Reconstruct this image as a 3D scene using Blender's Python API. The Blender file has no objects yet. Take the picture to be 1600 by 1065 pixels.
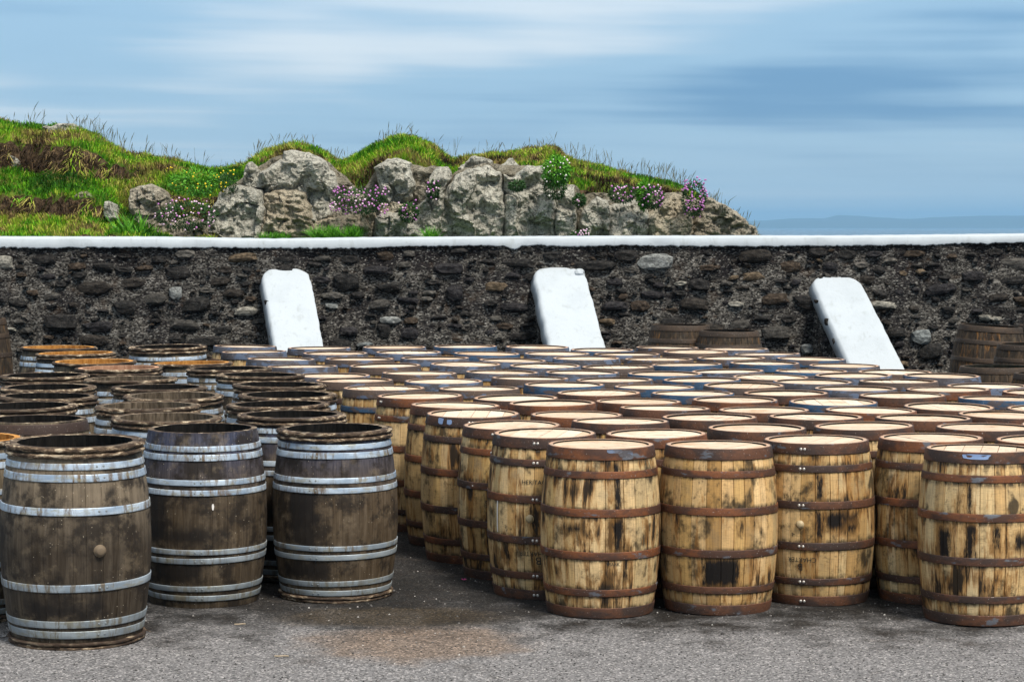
import bpy, bmesh, math, random
import numpy as np
from mathutils import Vector, Matrix, noise
R = math.radians
rnd = random.Random(7)
SC = bpy.context.scene
COL = SC.collection

# ------------------------------------------------------------------ camera
F = 3500.0; CX = 800.0; CY = 532.5; HORIZON = 354.0; VAN = 321.0
CAMZ = 2.19
SLOPE = (HORIZON - VAN) / F            # the yard rises gently towards the wall
PITCH = math.atan((CY - HORIZON) / F)
cam_d = bpy.data.cameras.new('camera'); cam = bpy.data.objects.new('camera', cam_d); COL.objects.link(cam)
cam.location = (0, 0, CAMZ); cam.rotation_euler = (R(90) - PITCH, 0, 0)
cam_d.sensor_width = 36; cam_d.lens = 36 * F / 1600
cam_d.clip_start = 0.1; cam_d.clip_end = 80000
SC.camera = cam

# ------------------------------------------------------------------ sky, sun, exposure
SUN_EL, SUN_AZ = 57.0, 146.0           # azimuth clockwise from +Y (the view direction)
world = bpy.data.worlds.new('World'); SC.world = world; world.use_nodes = True
nt = world.node_tree; nt.nodes.clear()
def wn(t, **k):
    n = nt.nodes.new(t)
    for a, b in k.items(): setattr(n, a, b)
    return n
L = nt.links.new
def wmath(op, a, b=None, c=None):
    n = wn('ShaderNodeMath', operation=op)
    for i, v in enumerate((a, b, c)):
        if v is None: continue
        if isinstance(v, (int, float)): n.inputs[i].default_value = v
        else: L(v, n.inputs[i])
    return n.outputs[0]
out = wn('ShaderNodeOutputWorld'); bg = wn('ShaderNodeBackground'); bg2 = wn('ShaderNodeBackground'); mixs = wn('ShaderNodeMixShader')
sky = wn('ShaderNodeTexSky', sky_type='NISHITA'); sky.sun_disc = False
sky.sun_elevation = R(SUN_EL); sky.sun_rotation = R(SUN_AZ); sky.air_density = 1.0; sky.dust_density = 1.0; sky.ozone_density = 2.0
L(sky.outputs[0], bg.inputs[0]); bg.inputs[1].default_value = 0.075
tc = wn('ShaderNodeTexCoord'); sep = wn('ShaderNodeSeparateXYZ'); L(tc.outputs['Generated'], sep.inputs[0])
sx, sy, sz = sep.outputs
el = wmath('ABSOLUTE', sz)
lz = wmath('LOGARITHM', wmath('ADD', el, 0.035), 2.718)       # cloud layers crowd together towards the horizon
az = wmath('ARCTAN2', sx, sy)
cmb = wn('ShaderNodeCombineXYZ'); L(wmath('MULTIPLY', az, 2.6), cmb.inputs[0]); L(wmath('ADD', wmath('MULTIPLY', lz, 6.2), wmath('MULTIPLY', az, 0.7)), cmb.inputs[1]); cmb.inputs[2].default_value = 3.3
n1 = wn('ShaderNodeTexNoise'); L(cmb.outputs[0], n1.inputs['Vector']); n1.inputs['Scale'].default_value = 1.0; n1.inputs['Detail'].default_value = 4; n1.inputs['Roughness'].default_value = 0.48
cmb2 = wn('ShaderNodeCombineXYZ'); L(wmath('MULTIPLY', az, 4.2), cmb2.inputs[0]); L(wmath('ADD', wmath('MULTIPLY', lz, 1.7), wmath('MULTIPLY', az, 1.0)), cmb2.inputs[1]); cmb2.inputs[2].default_value = 8.85
n2 = wn('ShaderNodeTexNoise'); L(cmb2.outputs[0], n2.inputs['Vector']); n2.inputs['Scale'].default_value = 1.0; n2.inputs['Detail'].default_value = 3; n2.inputs['Roughness'].default_value = 0.5
mixn = wmath('ADD', wmath('MULTIPLY', n1.outputs[0], 0.5), wmath('MULTIPLY', n2.outputs[0], 0.5))
ramp = wn('ShaderNodeValToRGB'); L(mixn, ramp.inputs[0])
cr = ramp.color_ramp; cr.interpolation = 'EASE'
cr.elements[0].position = 0.34; cr.elements[0].color = (0.115, 0.28, 0.50, 1)
cr.elements[1].position = 0.67; cr.elements[1].color = (0.66, 0.745, 0.82, 1)
e = cr.elements.new(0.5); e.color = (0.31, 0.50, 0.685, 1)
# overcast sky gets brighter overhead
up = wmath('ADD', wmath('MULTIPLY', wmath('POWER', el, 1.2), 1.5), 1.0)
hzn = wn('ShaderNodeMapRange'); hzn.clamp = True; L(el, hzn.inputs[0]); hzn.inputs[1].default_value = .0; hzn.inputs[2].default_value = .05; hzn.inputs[3].default_value = .9; hzn.inputs[4].default_value = 0
mh = wn('ShaderNodeMix', data_type='RGBA'); L(hzn.outputs[0], mh.inputs[0]); L(ramp.outputs[0], mh.inputs[6]); mh.inputs[7].default_value = (.47, .62, .73, 1)
wh = wn('ShaderNodeMapRange'); wh.clamp = True; L(el, wh.inputs[0]); wh.inputs[1].default_value = .10; wh.inputs[2].default_value = .55; wh.inputs[4].default_value = .85
mw = wn('ShaderNodeMix', data_type='RGBA'); L(wh.outputs[0], mw.inputs[0]); L(mh.outputs[2], mw.inputs[6]); mw.inputs[7].default_value = (.44, .425, .405, 1)   # thick even cloud overhead
sc_ = wn('ShaderNodeVectorMath', operation='SCALE'); L(mw.outputs[2], sc_.inputs[0]); L(up, sc_.inputs['Scale'])
L(sc_.outputs[0], bg2.inputs[0]); bg2.inputs[1].default_value = 0.80
mixs.inputs[0].default_value = 0.82
L(bg.outputs[0], mixs.inputs[1]); L(bg2.outputs[0], mixs.inputs[2]); L(mixs.outputs[0], out.inputs[0])

sd = bpy.data.lights.new('sun', 'SUN'); sd.energy = 3.7; sd.angle = R(15); sd.color = (1.0, 0.93, 0.83)
sun = bpy.data.objects.new('sun', sd); COL.objects.link(sun)
_a = R(SUN_AZ); _e = R(SUN_EL)
sdir = Vector((math.sin(_a) * math.cos(_e), math.cos(_a) * math.cos(_e), math.sin(_e)))
sun.rotation_euler = sdir.to_track_quat('Z', 'Y').to_euler()
vs = SC.view_settings; vs.view_transform = 'Standard'; vs.look = 'None'; vs.gamma = 1; vs.use_curve_mapping = False; vs.exposure = 0.5

# ------------------------------------------------------------------ helpers
cp, sp_ = math.cos(PITCH), math.sin(PITCH)
def ray(px, py):
    a = (px - CX) / F; b = -(py - CY) / F
    return Vector((a, cp + b * sp_, -sp_ + b * cp))
def at(px, py, Y):
    d = ray(px, py); k = Y / d.y
    return Vector((d.x * k, Y, CAMZ + d.z * k))
def on_plane(px, py, h):                # yard plane raised by h
    d = ray(px, py); k = (CAMZ - h) / (SLOPE * d.y - d.z)
    return Vector((d.x * k, d.y * k, 0))
def gz(y): return SLOPE * y

def tag(o, label=None, cat=None, group=None, kind=None):
    if label: o['label'] = label
    if cat: o['category'] = cat
    if group: o['group'] = group
    if kind: o['kind'] = kind
    return o
def empty(name, loc=(0, 0, 0), rot=(0, 0, 0)):
    o = bpy.data.objects.new(name, None); COL.objects.link(o); o.location = loc; o.rotation_euler = rot
    o.empty_display_size = 0.1
    return o
def link(name, me, parent=None, mats=None):
    o = bpy.data.objects.new(name, me); COL.objects.link(o); o.parent = parent
    if mats:
        for i, m in enumerate(mats):
            if m is None: continue
            o.material_slots[i].link = 'OBJECT'; o.material_slots[i].material = m
    return o
def mesh(name, V, Fs, mats, smooth=True, mi=None):
    me = bpy.data.meshes.new(name)
    me.from_pydata([tuple(v) for v in V], [], Fs)
    for m in mats: me.materials.append(m)
    if smooth: me.polygons.foreach_set('use_smooth', [True] * len(me.polygons))
    if mi is not None: me.polygons.foreach_set('material_index', mi)
    me.update()
    return me
def face_attr(me, name, vals):
    a = me.attributes.new(name, 'FLOAT', 'FACE'); a.data.foreach_set('value', vals)

class NT:
    def __init__(s, name, rough=0.8, metal=0.0, spec=0.3):
        s.m = bpy.data.materials.new(name); s.m.use_nodes = True; s.t = s.m.node_tree
        s.b = s.t.nodes['Principled BSDF']; s.b.inputs['Roughness'].default_value = rough; s.b.inputs['Metallic'].default_value = metal
        s.b.inputs['Specular IOR Level'].default_value = spec
    def n(s, t, **k):
        n = s.t.nodes.new(t)
        for a, b in k.items(): setattr(n, a, b)
        return n
    def l(s, a, b): s.t.links.new(a, b)
    def val(s, inp, v):
        if isinstance(v, (int, float)): inp.default_value = v
        elif isinstance(v, tuple): inp.default_value = v if len(v) == 4 or len(inp.default_value) == 3 else (*v, 1)
        else: s.l(v, inp)
    def math(s, op, a, b=None, c=None, clamp=False):
        n = s.n('ShaderNodeMath', operation=op, use_clamp=clamp)
        for i, v in enumerate((a, b, c)):
            if v is not None: s.val(n.inputs[i], v)
        return n.outputs[0]
    def vec(s, x, y, z):
        n = s.n('ShaderNodeCombineXYZ')
        for i, v in enumerate((x, y, z)): s.val(n.inputs[i], v)
        return n.outputs[0]
    def vadd(s, a, b):
        n = s.n('ShaderNodeVectorMath', operation='ADD'); s.val(n.inputs[0], a); s.val(n.inputs[1], b); return n.outputs[0]
    def vmul(s, a, b):
        n = s.n('ShaderNodeVectorMath', operation='MULTIPLY'); s.val(n.inputs[0], a); s.val(n.inputs[1], b); return n.outputs[0]
    def noise(s, v, scale=1, detail=4, rough=0.55, dist=0.0):
        n = s.n('ShaderNodeTexNoise'); s.val(n.inputs['Vector'], v); n.inputs['Scale'].default_value = scale
        n.inputs['Detail'].default_value = detail; n.inputs['Roughness'].default_value = rough; n.inputs['Distortion'].default_value = dist
        return n.outputs[0]
    def voro(s, v, scale=1, feature='F1', out=0):
        n = s.n('ShaderNodeTexVoronoi', feature=feature); s.val(n.inputs['Vector'], v); n.inputs['Scale'].default_value = scale
        return n.outputs[out]
    def step(s, v, a, b):
        n = s.n('ShaderNodeMapRange'); n.clamp = True; s.val(n.inputs[0], v); n.inputs[1].default_value = a; n.inputs[2].default_value = b
        n.interpolation_type = 'SMOOTHSTEP'
        return n.outputs[0]
    def ramp(s, v, stops, interp='LINEAR'):
        n = s.n('ShaderNodeValToRGB'); s.val(n.inputs[0], v); r = n.color_ramp; r.interpolation = interp
        while len(r.elements) > 1: r.elements.remove(r.elements[0])
        r.elements[0].position = stops[0][0]; r.elements[0].color = (*stops[0][1], 1)
        for p, c in stops[1:]:
            e = r.elements.new(p); e.color = (*c, 1)
        return n.outputs[0]
    def mix(s, f, a, b, mode='MIX'):
        n = s.n('ShaderNodeMix', data_type='RGBA', blend_type=mode); s.val(n.inputs[0], f); s.val(n.inputs[6], a); s.val(n.inputs[7], b)
        return n.outputs[2]
    def bump(s, h, dist=0.01, strength=0.5):
        n = s.n('ShaderNodeBump'); n.inputs['Distance'].default_value = dist; n.inputs['Strength'].default_value = strength
        s.val(n.inputs['Height'], h); s.l(n.outputs[0], s.b.inputs['Normal'])
    def color(s, c): s.val(s.b.inputs['Base Color'], c)
    def rough(s, c): s.val(s.b.inputs['Roughness'], c)
    def thing_coords(s):
        """position relative to the thing (its base), and a per-thing seed vector"""
        g = s.n('ShaderNodeNewGeometry'); oi = s.n('ShaderNodeObjectInfo')
        n = s.n('ShaderNodeVectorMath', operation='SUBTRACT'); s.l(g.outputs['Position'], n.inputs[0]); s.l(oi.outputs['Location'], n.inputs[1])
        sd_ = s.n('ShaderNodeVectorMath', operation='SCALE'); s.l(oi.outputs['Location'], sd_.inputs[0]); sd_.inputs['Scale'].default_value = 7.31
        return n.outputs[0], sd_.outputs[0], oi.outputs['Random']
    def wpos(s): return s.n('ShaderNodeNewGeometry').outputs['Position']

def cyl(s, p, seed):
    sx = s.n('ShaderNodeSeparateXYZ'); s.l(p, sx.inputs[0])
    ang = s.math('ARCTAN2', sx.outputs[0], s.math('MULTIPLY', sx.outputs[1], -1.0))     # 0 faces the camera side
    u = s.math('MULTIPLY', ang, 0.33)
    z = sx.outputs[2]
    ss = s.n('ShaderNodeSeparateXYZ'); s.l(seed, ss.inputs[0])
    return u, z, s.math('ADD', ss.outputs[0], ss.outputs[1]), ang

# ------------------------------------------------------------------ materials
BH = [(0.028, .056), (.137, .038), (.335, .042), (.561, .042), (.760, .038), (.8665, .059)]    # hoop centre, width of a bourbon barrel
def oak(name, tones, stain=0.5, patches=(), hoops=BH, H=0.896, weather=0.35, spec=0.25):
    s = NT(name, 0.78, spec=spec); p, seed, orand = s.thing_coords(); u, z, sd1, ang = cyl(s, p, seed)
    at_ = s.n('ShaderNodeAttribute', attribute_name='tint')
    tint = s.math('FRACT', s.math('ADD', at_.outputs['Fac'], s.math('MULTIPLY', sd1, 1.37)))
    base = s.ramp(tint, tones)
    # fibre along the stave and saw marks across it
    gr = s.noise(s.vec(s.math('MULTIPLY', u, 130), s.math('MULTIPLY', z, 5), sd1), 1, 4, 0.6)
    base = s.mix(s.step(gr, 0.35, 0.75), s.mix(0.28, base, (0.0, 0.0, 0.0), 'MIX'), base)
    saw = s.noise(s.vec(s.math('MULTIPLY', u, 26), s.math('MULTIPLY', z, 240), sd1), 1, 3, 0.6)
    base = s.mix(s.math('MULTIPLY', s.step(saw, 0.5, 0.72), 0.38), base, (0.10, 0.075, 0.05))
    # grey weathering
    w = s.noise(s.vec(s.math('MULTIPLY', u, 7), s.math('MULTIPLY', z, 5), s.math('ADD', sd1, 9)), 1, 5, 0.65)
    base = s.mix(s.math('MULTIPLY', s.step(w, 0.48, 0.7), weather), base, (0.15, 0.13, 0.095))
    # dirt in little clouds
    d = s.noise(s.vec(s.math('MULTIPLY', u, 22), s.math('MULTIPLY', z, 17), s.math('ADD', sd1, 4)), 1, 7, 0.75)
    d2 = s.noise(s.vec(s.math('MULTIPLY', u, 4), s.math('MULTIPLY', z, 4), s.math('ADD', sd1, 14)), 1, 2, 0.5)
    df = s.math('MULTIPLY', s.step(d, 0.50, 0.68), s.step(d2, 0.42, 0.62))
    base = s.mix(s.math('MULTIPLY', df, 0.85), base, (0.035, 0.026, 0.014))
    so = s.noise(s.vec(s.math('MULTIPLY', u, 8), s.math('MULTIPLY', z, 5.5), s.math('ADD', sd1, 41)), 1, 5, 0.6)
    base = s.mix(s.math('MULTIPLY', s.step(so, 0.51, 0.66), 0.9), base, (0.022, 0.016, 0.009))
    # amber halos and black runs down the staves
    st = s.noise(s.vec(s.math('MULTIPLY', u, 17), s.math('MULTIPLY', z, 2.6), s.math('ADD', sd1, 2)), 1, 5, 0.7, 0.3)
    st2 = s.noise(s.vec(s.math('MULTIPLY', u, 3), s.math('MULTIPLY', z, 3.5), s.math('ADD', sd1, 31)), 1, 2, 0.5)
    sv = s.math('ADD', s.math('MULTIPLY', st, 0.62), s.math('MULTIPLY', st2, 0.38))
    th = 0.612 - 0.12 * stain
    base = s.mix(s.math('MULTIPLY', s.step(sv, th - 0.05, th + 0.02), 0.7), base, (0.26, 0.115, 0.025), 'MIX')
    base = s.mix(s.math('MULTIPLY', s.step(sv, th - 0.005, th + 0.07), 0.95), base, (0.010, 0.008, 0.006))
    # grime gathered along the hoops
    stops = [(0.0, (1, 1, 1))]
    for c, wd in hoops:
        a, b = (c - wd / 2) / H, (c + wd / 2) / H
        for q, v in ((a - .022, 0.0), (a - .002, 1.0), (b + .002, 1.0), (b + .022, 0.0)):
            q = min(max(q, 0.0), 1.0)
            if q > stops[-1][0] + 1e-4: stops.append((q, (v, v, v)))
    hg = s.ramp(s.math('DIVIDE', z, H), stops[:31])
    hn = s.noise(s.vec(s.math('MULTIPLY', u, 30), s.math('MULTIPLY', z, 10), sd1), 1, 4, 0.65)
    base = s.mix(s.math('MULTIPLY', s.math('MULTIPLY', hg, s.step(hn, 0.33, 0.6)), 0.85), base, (0.018, 0.014, 0.011))
    for (pu, pz, pw, ph) in patches:            # soot and spill marks with a shape of their own
        e1 = s.noise(s.vec(s.math('MULTIPLY', u, 45), s.math('MULTIPLY', z, 9), sd1), 1, 7, 0.75)
        jit = s.math('MULTIPLY', s.math('SUBTRACT', e1, 0.5), 0.13)
        ax = s.math('ADD', s.math('ABSOLUTE', s.math('SUBTRACT', u, pu)), jit)
        ay = s.math('ADD', s.math('ABSOLUTE', s.math('SUBTRACT', z, pz)), jit)
        halo = s.math('MULTIPLY', s.step(ax, pw / 2 + .04, pw / 2), s.step(ay, ph / 2 + .05, ph / 2))
        base = s.mix(s.math('MULTIPLY', halo, .55), base, (.22, .11, .03))
        m_ = s.math('MULTIPLY', s.step(ax, pw / 2 + .014, pw / 2 - .014), s.step(ay, ph / 2 + .03, ph / 2 - .03))
        base = s.mix(s.math('MULTIPLY', m_, 0.99), base, (0.004, 0.003, 0.003))
    s.color(base)
    s.bump(s.math('ADD', s.math('MULTIPLY', gr, 0.6), s.math('MULTIPLY', saw, 0.4)), 0.004, 0.55)
    return s.m
T_BOURBON = [(0, (.54, .345, .125)), (.16, (.72, .49, .225)), (.32, (.38, .225, .075)), (.48, (.80, .57, .29)), (.62, (.50, .36, .17)), (.78, (.80, .60, .33)), (.9, (.62, .385, .155)), (1, (.42, .25, .085))]
T_DARK = [(0, (.075, .047, .026)), (.3, (.11, .07, .038)), (.6, (.06, .04, .024)), (1, (.09, .06, .035))]
M_OAK = oak('bourbon_oak', T_BOURBON, 0.45)
M_OAK2 = oak('bourbon_oak_stained', T_BOURBON, 0.75, weather=0.55)
M_DARKOAK = oak('old_dark_oak', T_DARK, 0.3, H=1.1, hoops=[])

def wine_oak(name, upper, lower, split=0.5, patches=()):
    s = NT(name, 0.7, spec=0.3); p, seed, orand = s.thing_coords(); u, z, sd1, ang = cyl(s, p, seed)
    at_ = s.n('ShaderNodeAttribute', attribute_name='tint')
    tint = s.math('FRACT', s.math('ADD', at_.outputs['Fac'], s.math('MULTIPLY', sd1, 1.37)))
    base = s.ramp(s.math('DIVIDE', z, 0.96), [(0, lower), (split - .05, lower), (split + .22, upper), (1, upper)])
    base = s.mix(s.math('MULTIPLY', tint, 0.35), base, (.05, .035, .022))
    gr = s.noise(s.vec(s.math('MULTIPLY', u, 60), s.math('MULTIPLY', z, 3.5), sd1), 1, 5, 0.65)
    base = s.mix(s.step(gr, 0.3, 0.75), s.mix(0.38, base, (0, 0, 0)), s.mix(0.06, base, (.55, .5, .42)))
    b1 = s.noise(s.vec(s.math('MULTIPLY', u, 7), s.math('MULTIPLY', z, 6), s.math('ADD', sd1, 5)), 1, 6, 0.68)
    base = s.mix(s.math('MULTIPLY', s.step(b1, 0.45, 0.60), 0.88), base, (0.012, 0.008, 0.005))
    b2 = s.noise(s.vec(s.math('MULTIPLY', u, 9), s.math('MULTIPLY', z, 8), s.math('ADD', sd1, 25)), 1, 6, 0.7)
    base = s.mix(s.math('MULTIPLY', s.step(b2, 0.52, 0.70), 0.3), base, (0.26, 0.20, 0.13))
    sp = s.voro(s.vec(s.math('MULTIPLY', u, 48), s.math('MULTIPLY', z, 44), sd1), 1)
    spm = s.math('MULTIPLY', s.step(sp, 0.13, 0.06), s.step(s.noise(s.vec(s.math('MULTIPLY', u, 6), s.math('MULTIPLY', z, 6), sd1), 1, 2), 0.45, 0.6))
    base = s.mix(s.math('MULTIPLY', spm, 0.75), base, (0.5, 0.43, 0.33))
    for (pu, pz, pw, ph) in patches:
        jit = s.math('MULTIPLY', s.math('SUBTRACT', b2, 0.5), 0.16)
        ax = s.math('ADD', s.math('ABSOLUTE', s.math('SUBTRACT', u, pu)), jit); ay = s.math('ADD', s.math('ABSOLUTE', s.math('SUBTRACT', z, pz)), jit)
        m_ = s.math('MULTIPLY', s.step(ax, pw / 2 + .03, pw / 2 - .03), s.step(ay, ph / 2 + .04, ph / 2 - .04))
        base = s.mix(s.math('MULTIPLY', m_, 0.9), base, (0.007, 0.005, 0.004))
    s.color(base); s.bump(s.math('ADD', gr, s.math('MULTIPLY', b1, .5)), 0.004, 0.45)
    return s.m
M_WINE = wine_oak('weathered_wine_oak', (.15, .115, .07), (.036, .023, .011), .58)
M_WINE_DARKLEFT = wine_oak('dark_left_wine_oak', (.032, .042, .085), (.085, .055, .027), .68, [(-.16, .47, .17, .36), (-.16, .18, .3, .12), (-.22, .80, .1, .1)])  # black patches down the left side
M_WINE_NEAR = wine_oak('near_wine_oak', (.19, .145, .095), (.036, .023, .011), .56, [(.23, .735, .035, .09), (.0, .2, .34, .1)])
M_WINE_PURPLE = wine_oak('purple_stained_oak', (.032, .040, .080), (.062, .040, .019), 0.68, [(-.05, .40, .5, .08), (-.12, .2, .3, .12), (-.22, .5, .12, .25)])

def inner(name, c1, c2, vert=True):
    s = NT(name, 0.85, spec=0.15); p, seed, _ = s.thing_coords(); u, z, sd1, ang = cyl(s, p, seed)
    g = s.noise(s.vec(s.math('MULTIPLY', u, 30), s.math('MULTIPLY', z, 6), sd1), 1, 5, 0.65)
    s.color(s.mix(s.step(g, 0.35, 0.7), c1, c2)); s.bump(g, 0.006, 0.6)
    return s.m
M_CHAR = inner('charred_inside', (.004, .004, .004), (.018, .016, .014))
M_ORANGE = inner('fresh_orange_inside', (.36, .15, .03), (.62, .32, .09))
M_GREYIN = inner('grey_brown_inside', (.06, .045, .03), (.20, .155, .11))
M_PINKIN = inner('pinkish_inside', (.38, .2, .12), (.6, .38, .25))

def rust(name, a, b, c, blue=None, amt=0.5, rgh=0.62, metal=0.25):
    s = NT(name, rgh, metal, 0.4); p, seed, orand = s.thing_coords(); u, z, sd1, ang = cyl(s, p, seed)
    sd1 = s.math('ADD', sd1, s.math('MULTIPLY', orand, 13))
    g = s.noise(s.vec(s.math('MULTIPLY', u, 4.2), s.math('MULTIPLY', z, 9), sd1), 1, 5, 0.62)
    base = s.mix(s.step(g, 0.42, 0.60), a, b)
    f = s.noise(s.vec(s.math('MULTIPLY', u, 38), s.math('MULTIPLY', z, 60), sd1), 1, 6, 0.75)
    base = s.mix(s.math('MULTIPLY', s.step(f, 0.46, 0.72), 0.65), base, c)
    if blue:
        h = s.noise(s.vec(s.math('MULTIPLY', u, 6), s.math('MULTIPLY', z, 16), s.math('ADD', sd1, 8)), 1, 4, 0.6)
        base = s.mix(s.math('MULTIPLY', s.step(h, 0.63 - 0.3 * amt, 0.70 - 0.3 * amt), 0.9), base, blue)
    pit = s.noise(s.vec(s.math('MULTIPLY', u, 110), s.math('MULTIPLY', z, 110), sd1), 1, 2)
    base = s.mix(s.math('MULTIPLY', s.step(pit, .66, .74), .6), base, (.42, .36, .32))
    s.color(base); s.rough(s.math('ADD', 0.42, s.math('MULTIPLY', f, 0.4))); s.bump(f, 0.0025, 0.5)
    return s.m
M_RUST = rust('rusty_hoop', (.075, .036, .023), (.19, .068, .026), (.05, .03, .026), (.13, .14, .16), 0.08)
M_RUSTDARK = rust('dark_rusty_hoop', (.055, .034, .027), (.12, .052, .028), (.025, .018, .017), (.12, .13, .15), 0.02)
M_HBLUE = rust('sky_reflect_blue_hoop', (.03, .07, .13), (.05, .11, .20), (.04, .04, .045), (.10, .075, .07), 0.35)  # blue sky reflection painted into the hoop colour
M_HGREY = rust('blue_grey_hoop', (.075, .07, .078), (.11, .11, .13), (.05, .038, .034), (.13, .17, .25), 0.42)
M_HBROWNGREY = rust('brown_grey_hoop', (.095, .07, .06), (.12, .08, .06), (.045, .033, .03), (.11, .14, .21), 0.22)

def zinc():
    s = NT('galvanised_hoop', 0.42, 0.25, 0.5); p, seed, orand = s.thing_coords(); u, z, sd1, ang = cyl(s, p, seed)
    sd2 = s.math('ADD', sd1, s.math('MULTIPLY', orand, 9))
    g = s.noise(s.vec(s.math('MULTIPLY', u, 5), s.math('MULTIPLY', z, 12), sd2), 1, 5, 0.6)
    base = s.mix(s.step(g, 0.35, 0.65), (.26, .34, .44), (.52, .61, .70))
    st = s.noise(s.vec(s.math('MULTIPLY', u, 34), s.math('MULTIPLY', z, 7), sd2), 1, 5, 0.7)
    b2 = s.noise(s.vec(s.math('MULTIPLY', u, 4), s.math('MULTIPLY', z, 3), s.math('ADD', sd2, 3)), 1, 2)
    base = s.mix(s.math('MULTIPLY', s.step(st, 0.44, 0.62), s.math('MULTIPLY', s.step(b2, .36, .58), .95)), base, (.13, .085, .045))
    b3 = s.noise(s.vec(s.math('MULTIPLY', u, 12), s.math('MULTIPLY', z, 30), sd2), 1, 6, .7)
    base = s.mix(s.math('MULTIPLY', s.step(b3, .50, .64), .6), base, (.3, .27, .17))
    lowm = s.step(s.math('ADD', z, s.math('MULTIPLY', s.math('SUBTRACT', b3, .5), .5)), .55, .15)
    base = s.mix(s.math('MULTIPLY', lowm, .62), base, (.13, .135, .115))     # lower hoops mixed towards a darker grey-green
    s.color(base); s.rough(s.math('ADD', .3, s.math('MULTIPLY', st, .4))); s.bump(b3, 0.002, 0.3)
    return s.m
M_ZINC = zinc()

def lid_mat(name, base_c, dark_c):
    s = NT(name, 0.75, spec=0.2); p, seed, orand = s.thing_coords()
    q = s.vadd(p, seed)
    at_ = s.n('ShaderNodeAttribute', attribute_name='tint')
    oi = s.n('ShaderNodeObjectInfo')
    tc = s.n('ShaderNodeTexCoord')
    gr = s.noise(s.vadd(s.vmul(tc.outputs['Object'], (60.0, 5.0, 60.0)), seed), 1, 4, .6)
    b = s.mix(at_.outputs['Fac'], base_c, tuple(c * k for c, k in zip(base_c, (.78, .70, .60))))
    b = s.mix(s.math('MULTIPLY', s.step(s.noise(seed, .9, 1), .42, .64), .55), b, tuple(c * k for c, k in zip(base_c, (.72, .62, .52))))
    b = s.mix(s.math('MULTIPLY', s.step(gr, .5, .75), .28), b, dark_c)
    n2 = s.noise(q, 4.5, 6, .72)
    b = s.mix(s.math('MULTIPLY', s.step(n2, .50, .66), .6), b, (.40, .22, .10))
    n3 = s.noise(q, 16, 5, .7)
    b = s.mix(s.math('MULTIPLY', s.step(n3, .56, .66), .55), b, (.17, .12, .08))
    s.color(b); s.bump(gr, .003, .4)
    return s.m
M_LID = lid_mat('pale_lid_wood', (.66, .57, .465), (.46, .32, .21))
M_LIDGREEN = lid_mat('green_lid', (.42, .60, .46), (.22, .36, .26))
M_LIDDARK = lid_mat('old_lid', (.20, .15, .10), (.08, .06, .04))
def chime_mat():
    s = NT('stave_end_grain', .85, spec=.2); p, seed, r = s.thing_coords(); q = s.vadd(p, seed)
    n = s.noise(q, 14, 5, .7); m = s.noise(q, 45, 4, .7)
    b = s.mix(s.step(n, .4, .62), (.40, .30, .23), (.47, .28, .18))
    b = s.mix(s.math('MULTIPLY', s.step(m, .52, .68), .6), b, (.17, .12, .09))
    s.color(b); s.bump(m, .004, .6); return s.m
M_CHIME = chime_mat()
def bark():
    s = NT('withy_bark', .85, spec=.25); p, seed, orand = s.thing_coords(); u, z, sd1, ang = cyl(s, p, seed)
    sd2 = s.math('ADD', sd1, s.math('MULTIPLY', orand, 17))
    n = s.noise(s.vec(s.math('MULTIPLY', u, 18), s.math('MULTIPLY', z, 70), sd2), 1, 5, .7)
    b = s.ramp(n, [(.32, (.010, .008, .006)), (.42, (.045, .03, .02)), (.52, (.12, .08, .05)), (.60, (.40, .32, .22)), (.72, (.62, .55, .42))])
    k = s.noise(s.vec(s.math('MULTIPLY', u, 5), s.math('MULTIPLY', z, 9), s.math('ADD', sd2, 7)), 1, 2)
    b = s.mix(s.math('MULTIPLY', s.step(k, .46, .58), .85), b, (.03, .019, .013))
    s.color(b); s.bump(n, .006, .8); return s.m
M_BARK = bark()
def plain(name, c, rough=.6, metal=0, spec=.4):
    s = NT(name, rough, metal, spec); q = s.wpos(); n = s.noise(q, 60, 4, .6)
    s.color(s.mix(s.math('MULTIPLY', n, .5), c, tuple(x * .6 for x in c))); return s.m
M_RIVET = plain('rivet_steel', (.62, .58, .53), .35, .6, .5)
M_BUNG = plain('wooden_bung', (.15, .11, .07), .7)
M_BUNGPALE = plain('pale_bung', (.42, .33, .19), .5)
M_INK = plain('stencil_ink', (.03, .028, .022), .8)
M_CHALK = plain('chalk_mark', (.75, .72, .68), .8)
M_BLUEPAINT = plain('blue_paint_dab', (.20, .29, .48), .6)

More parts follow.
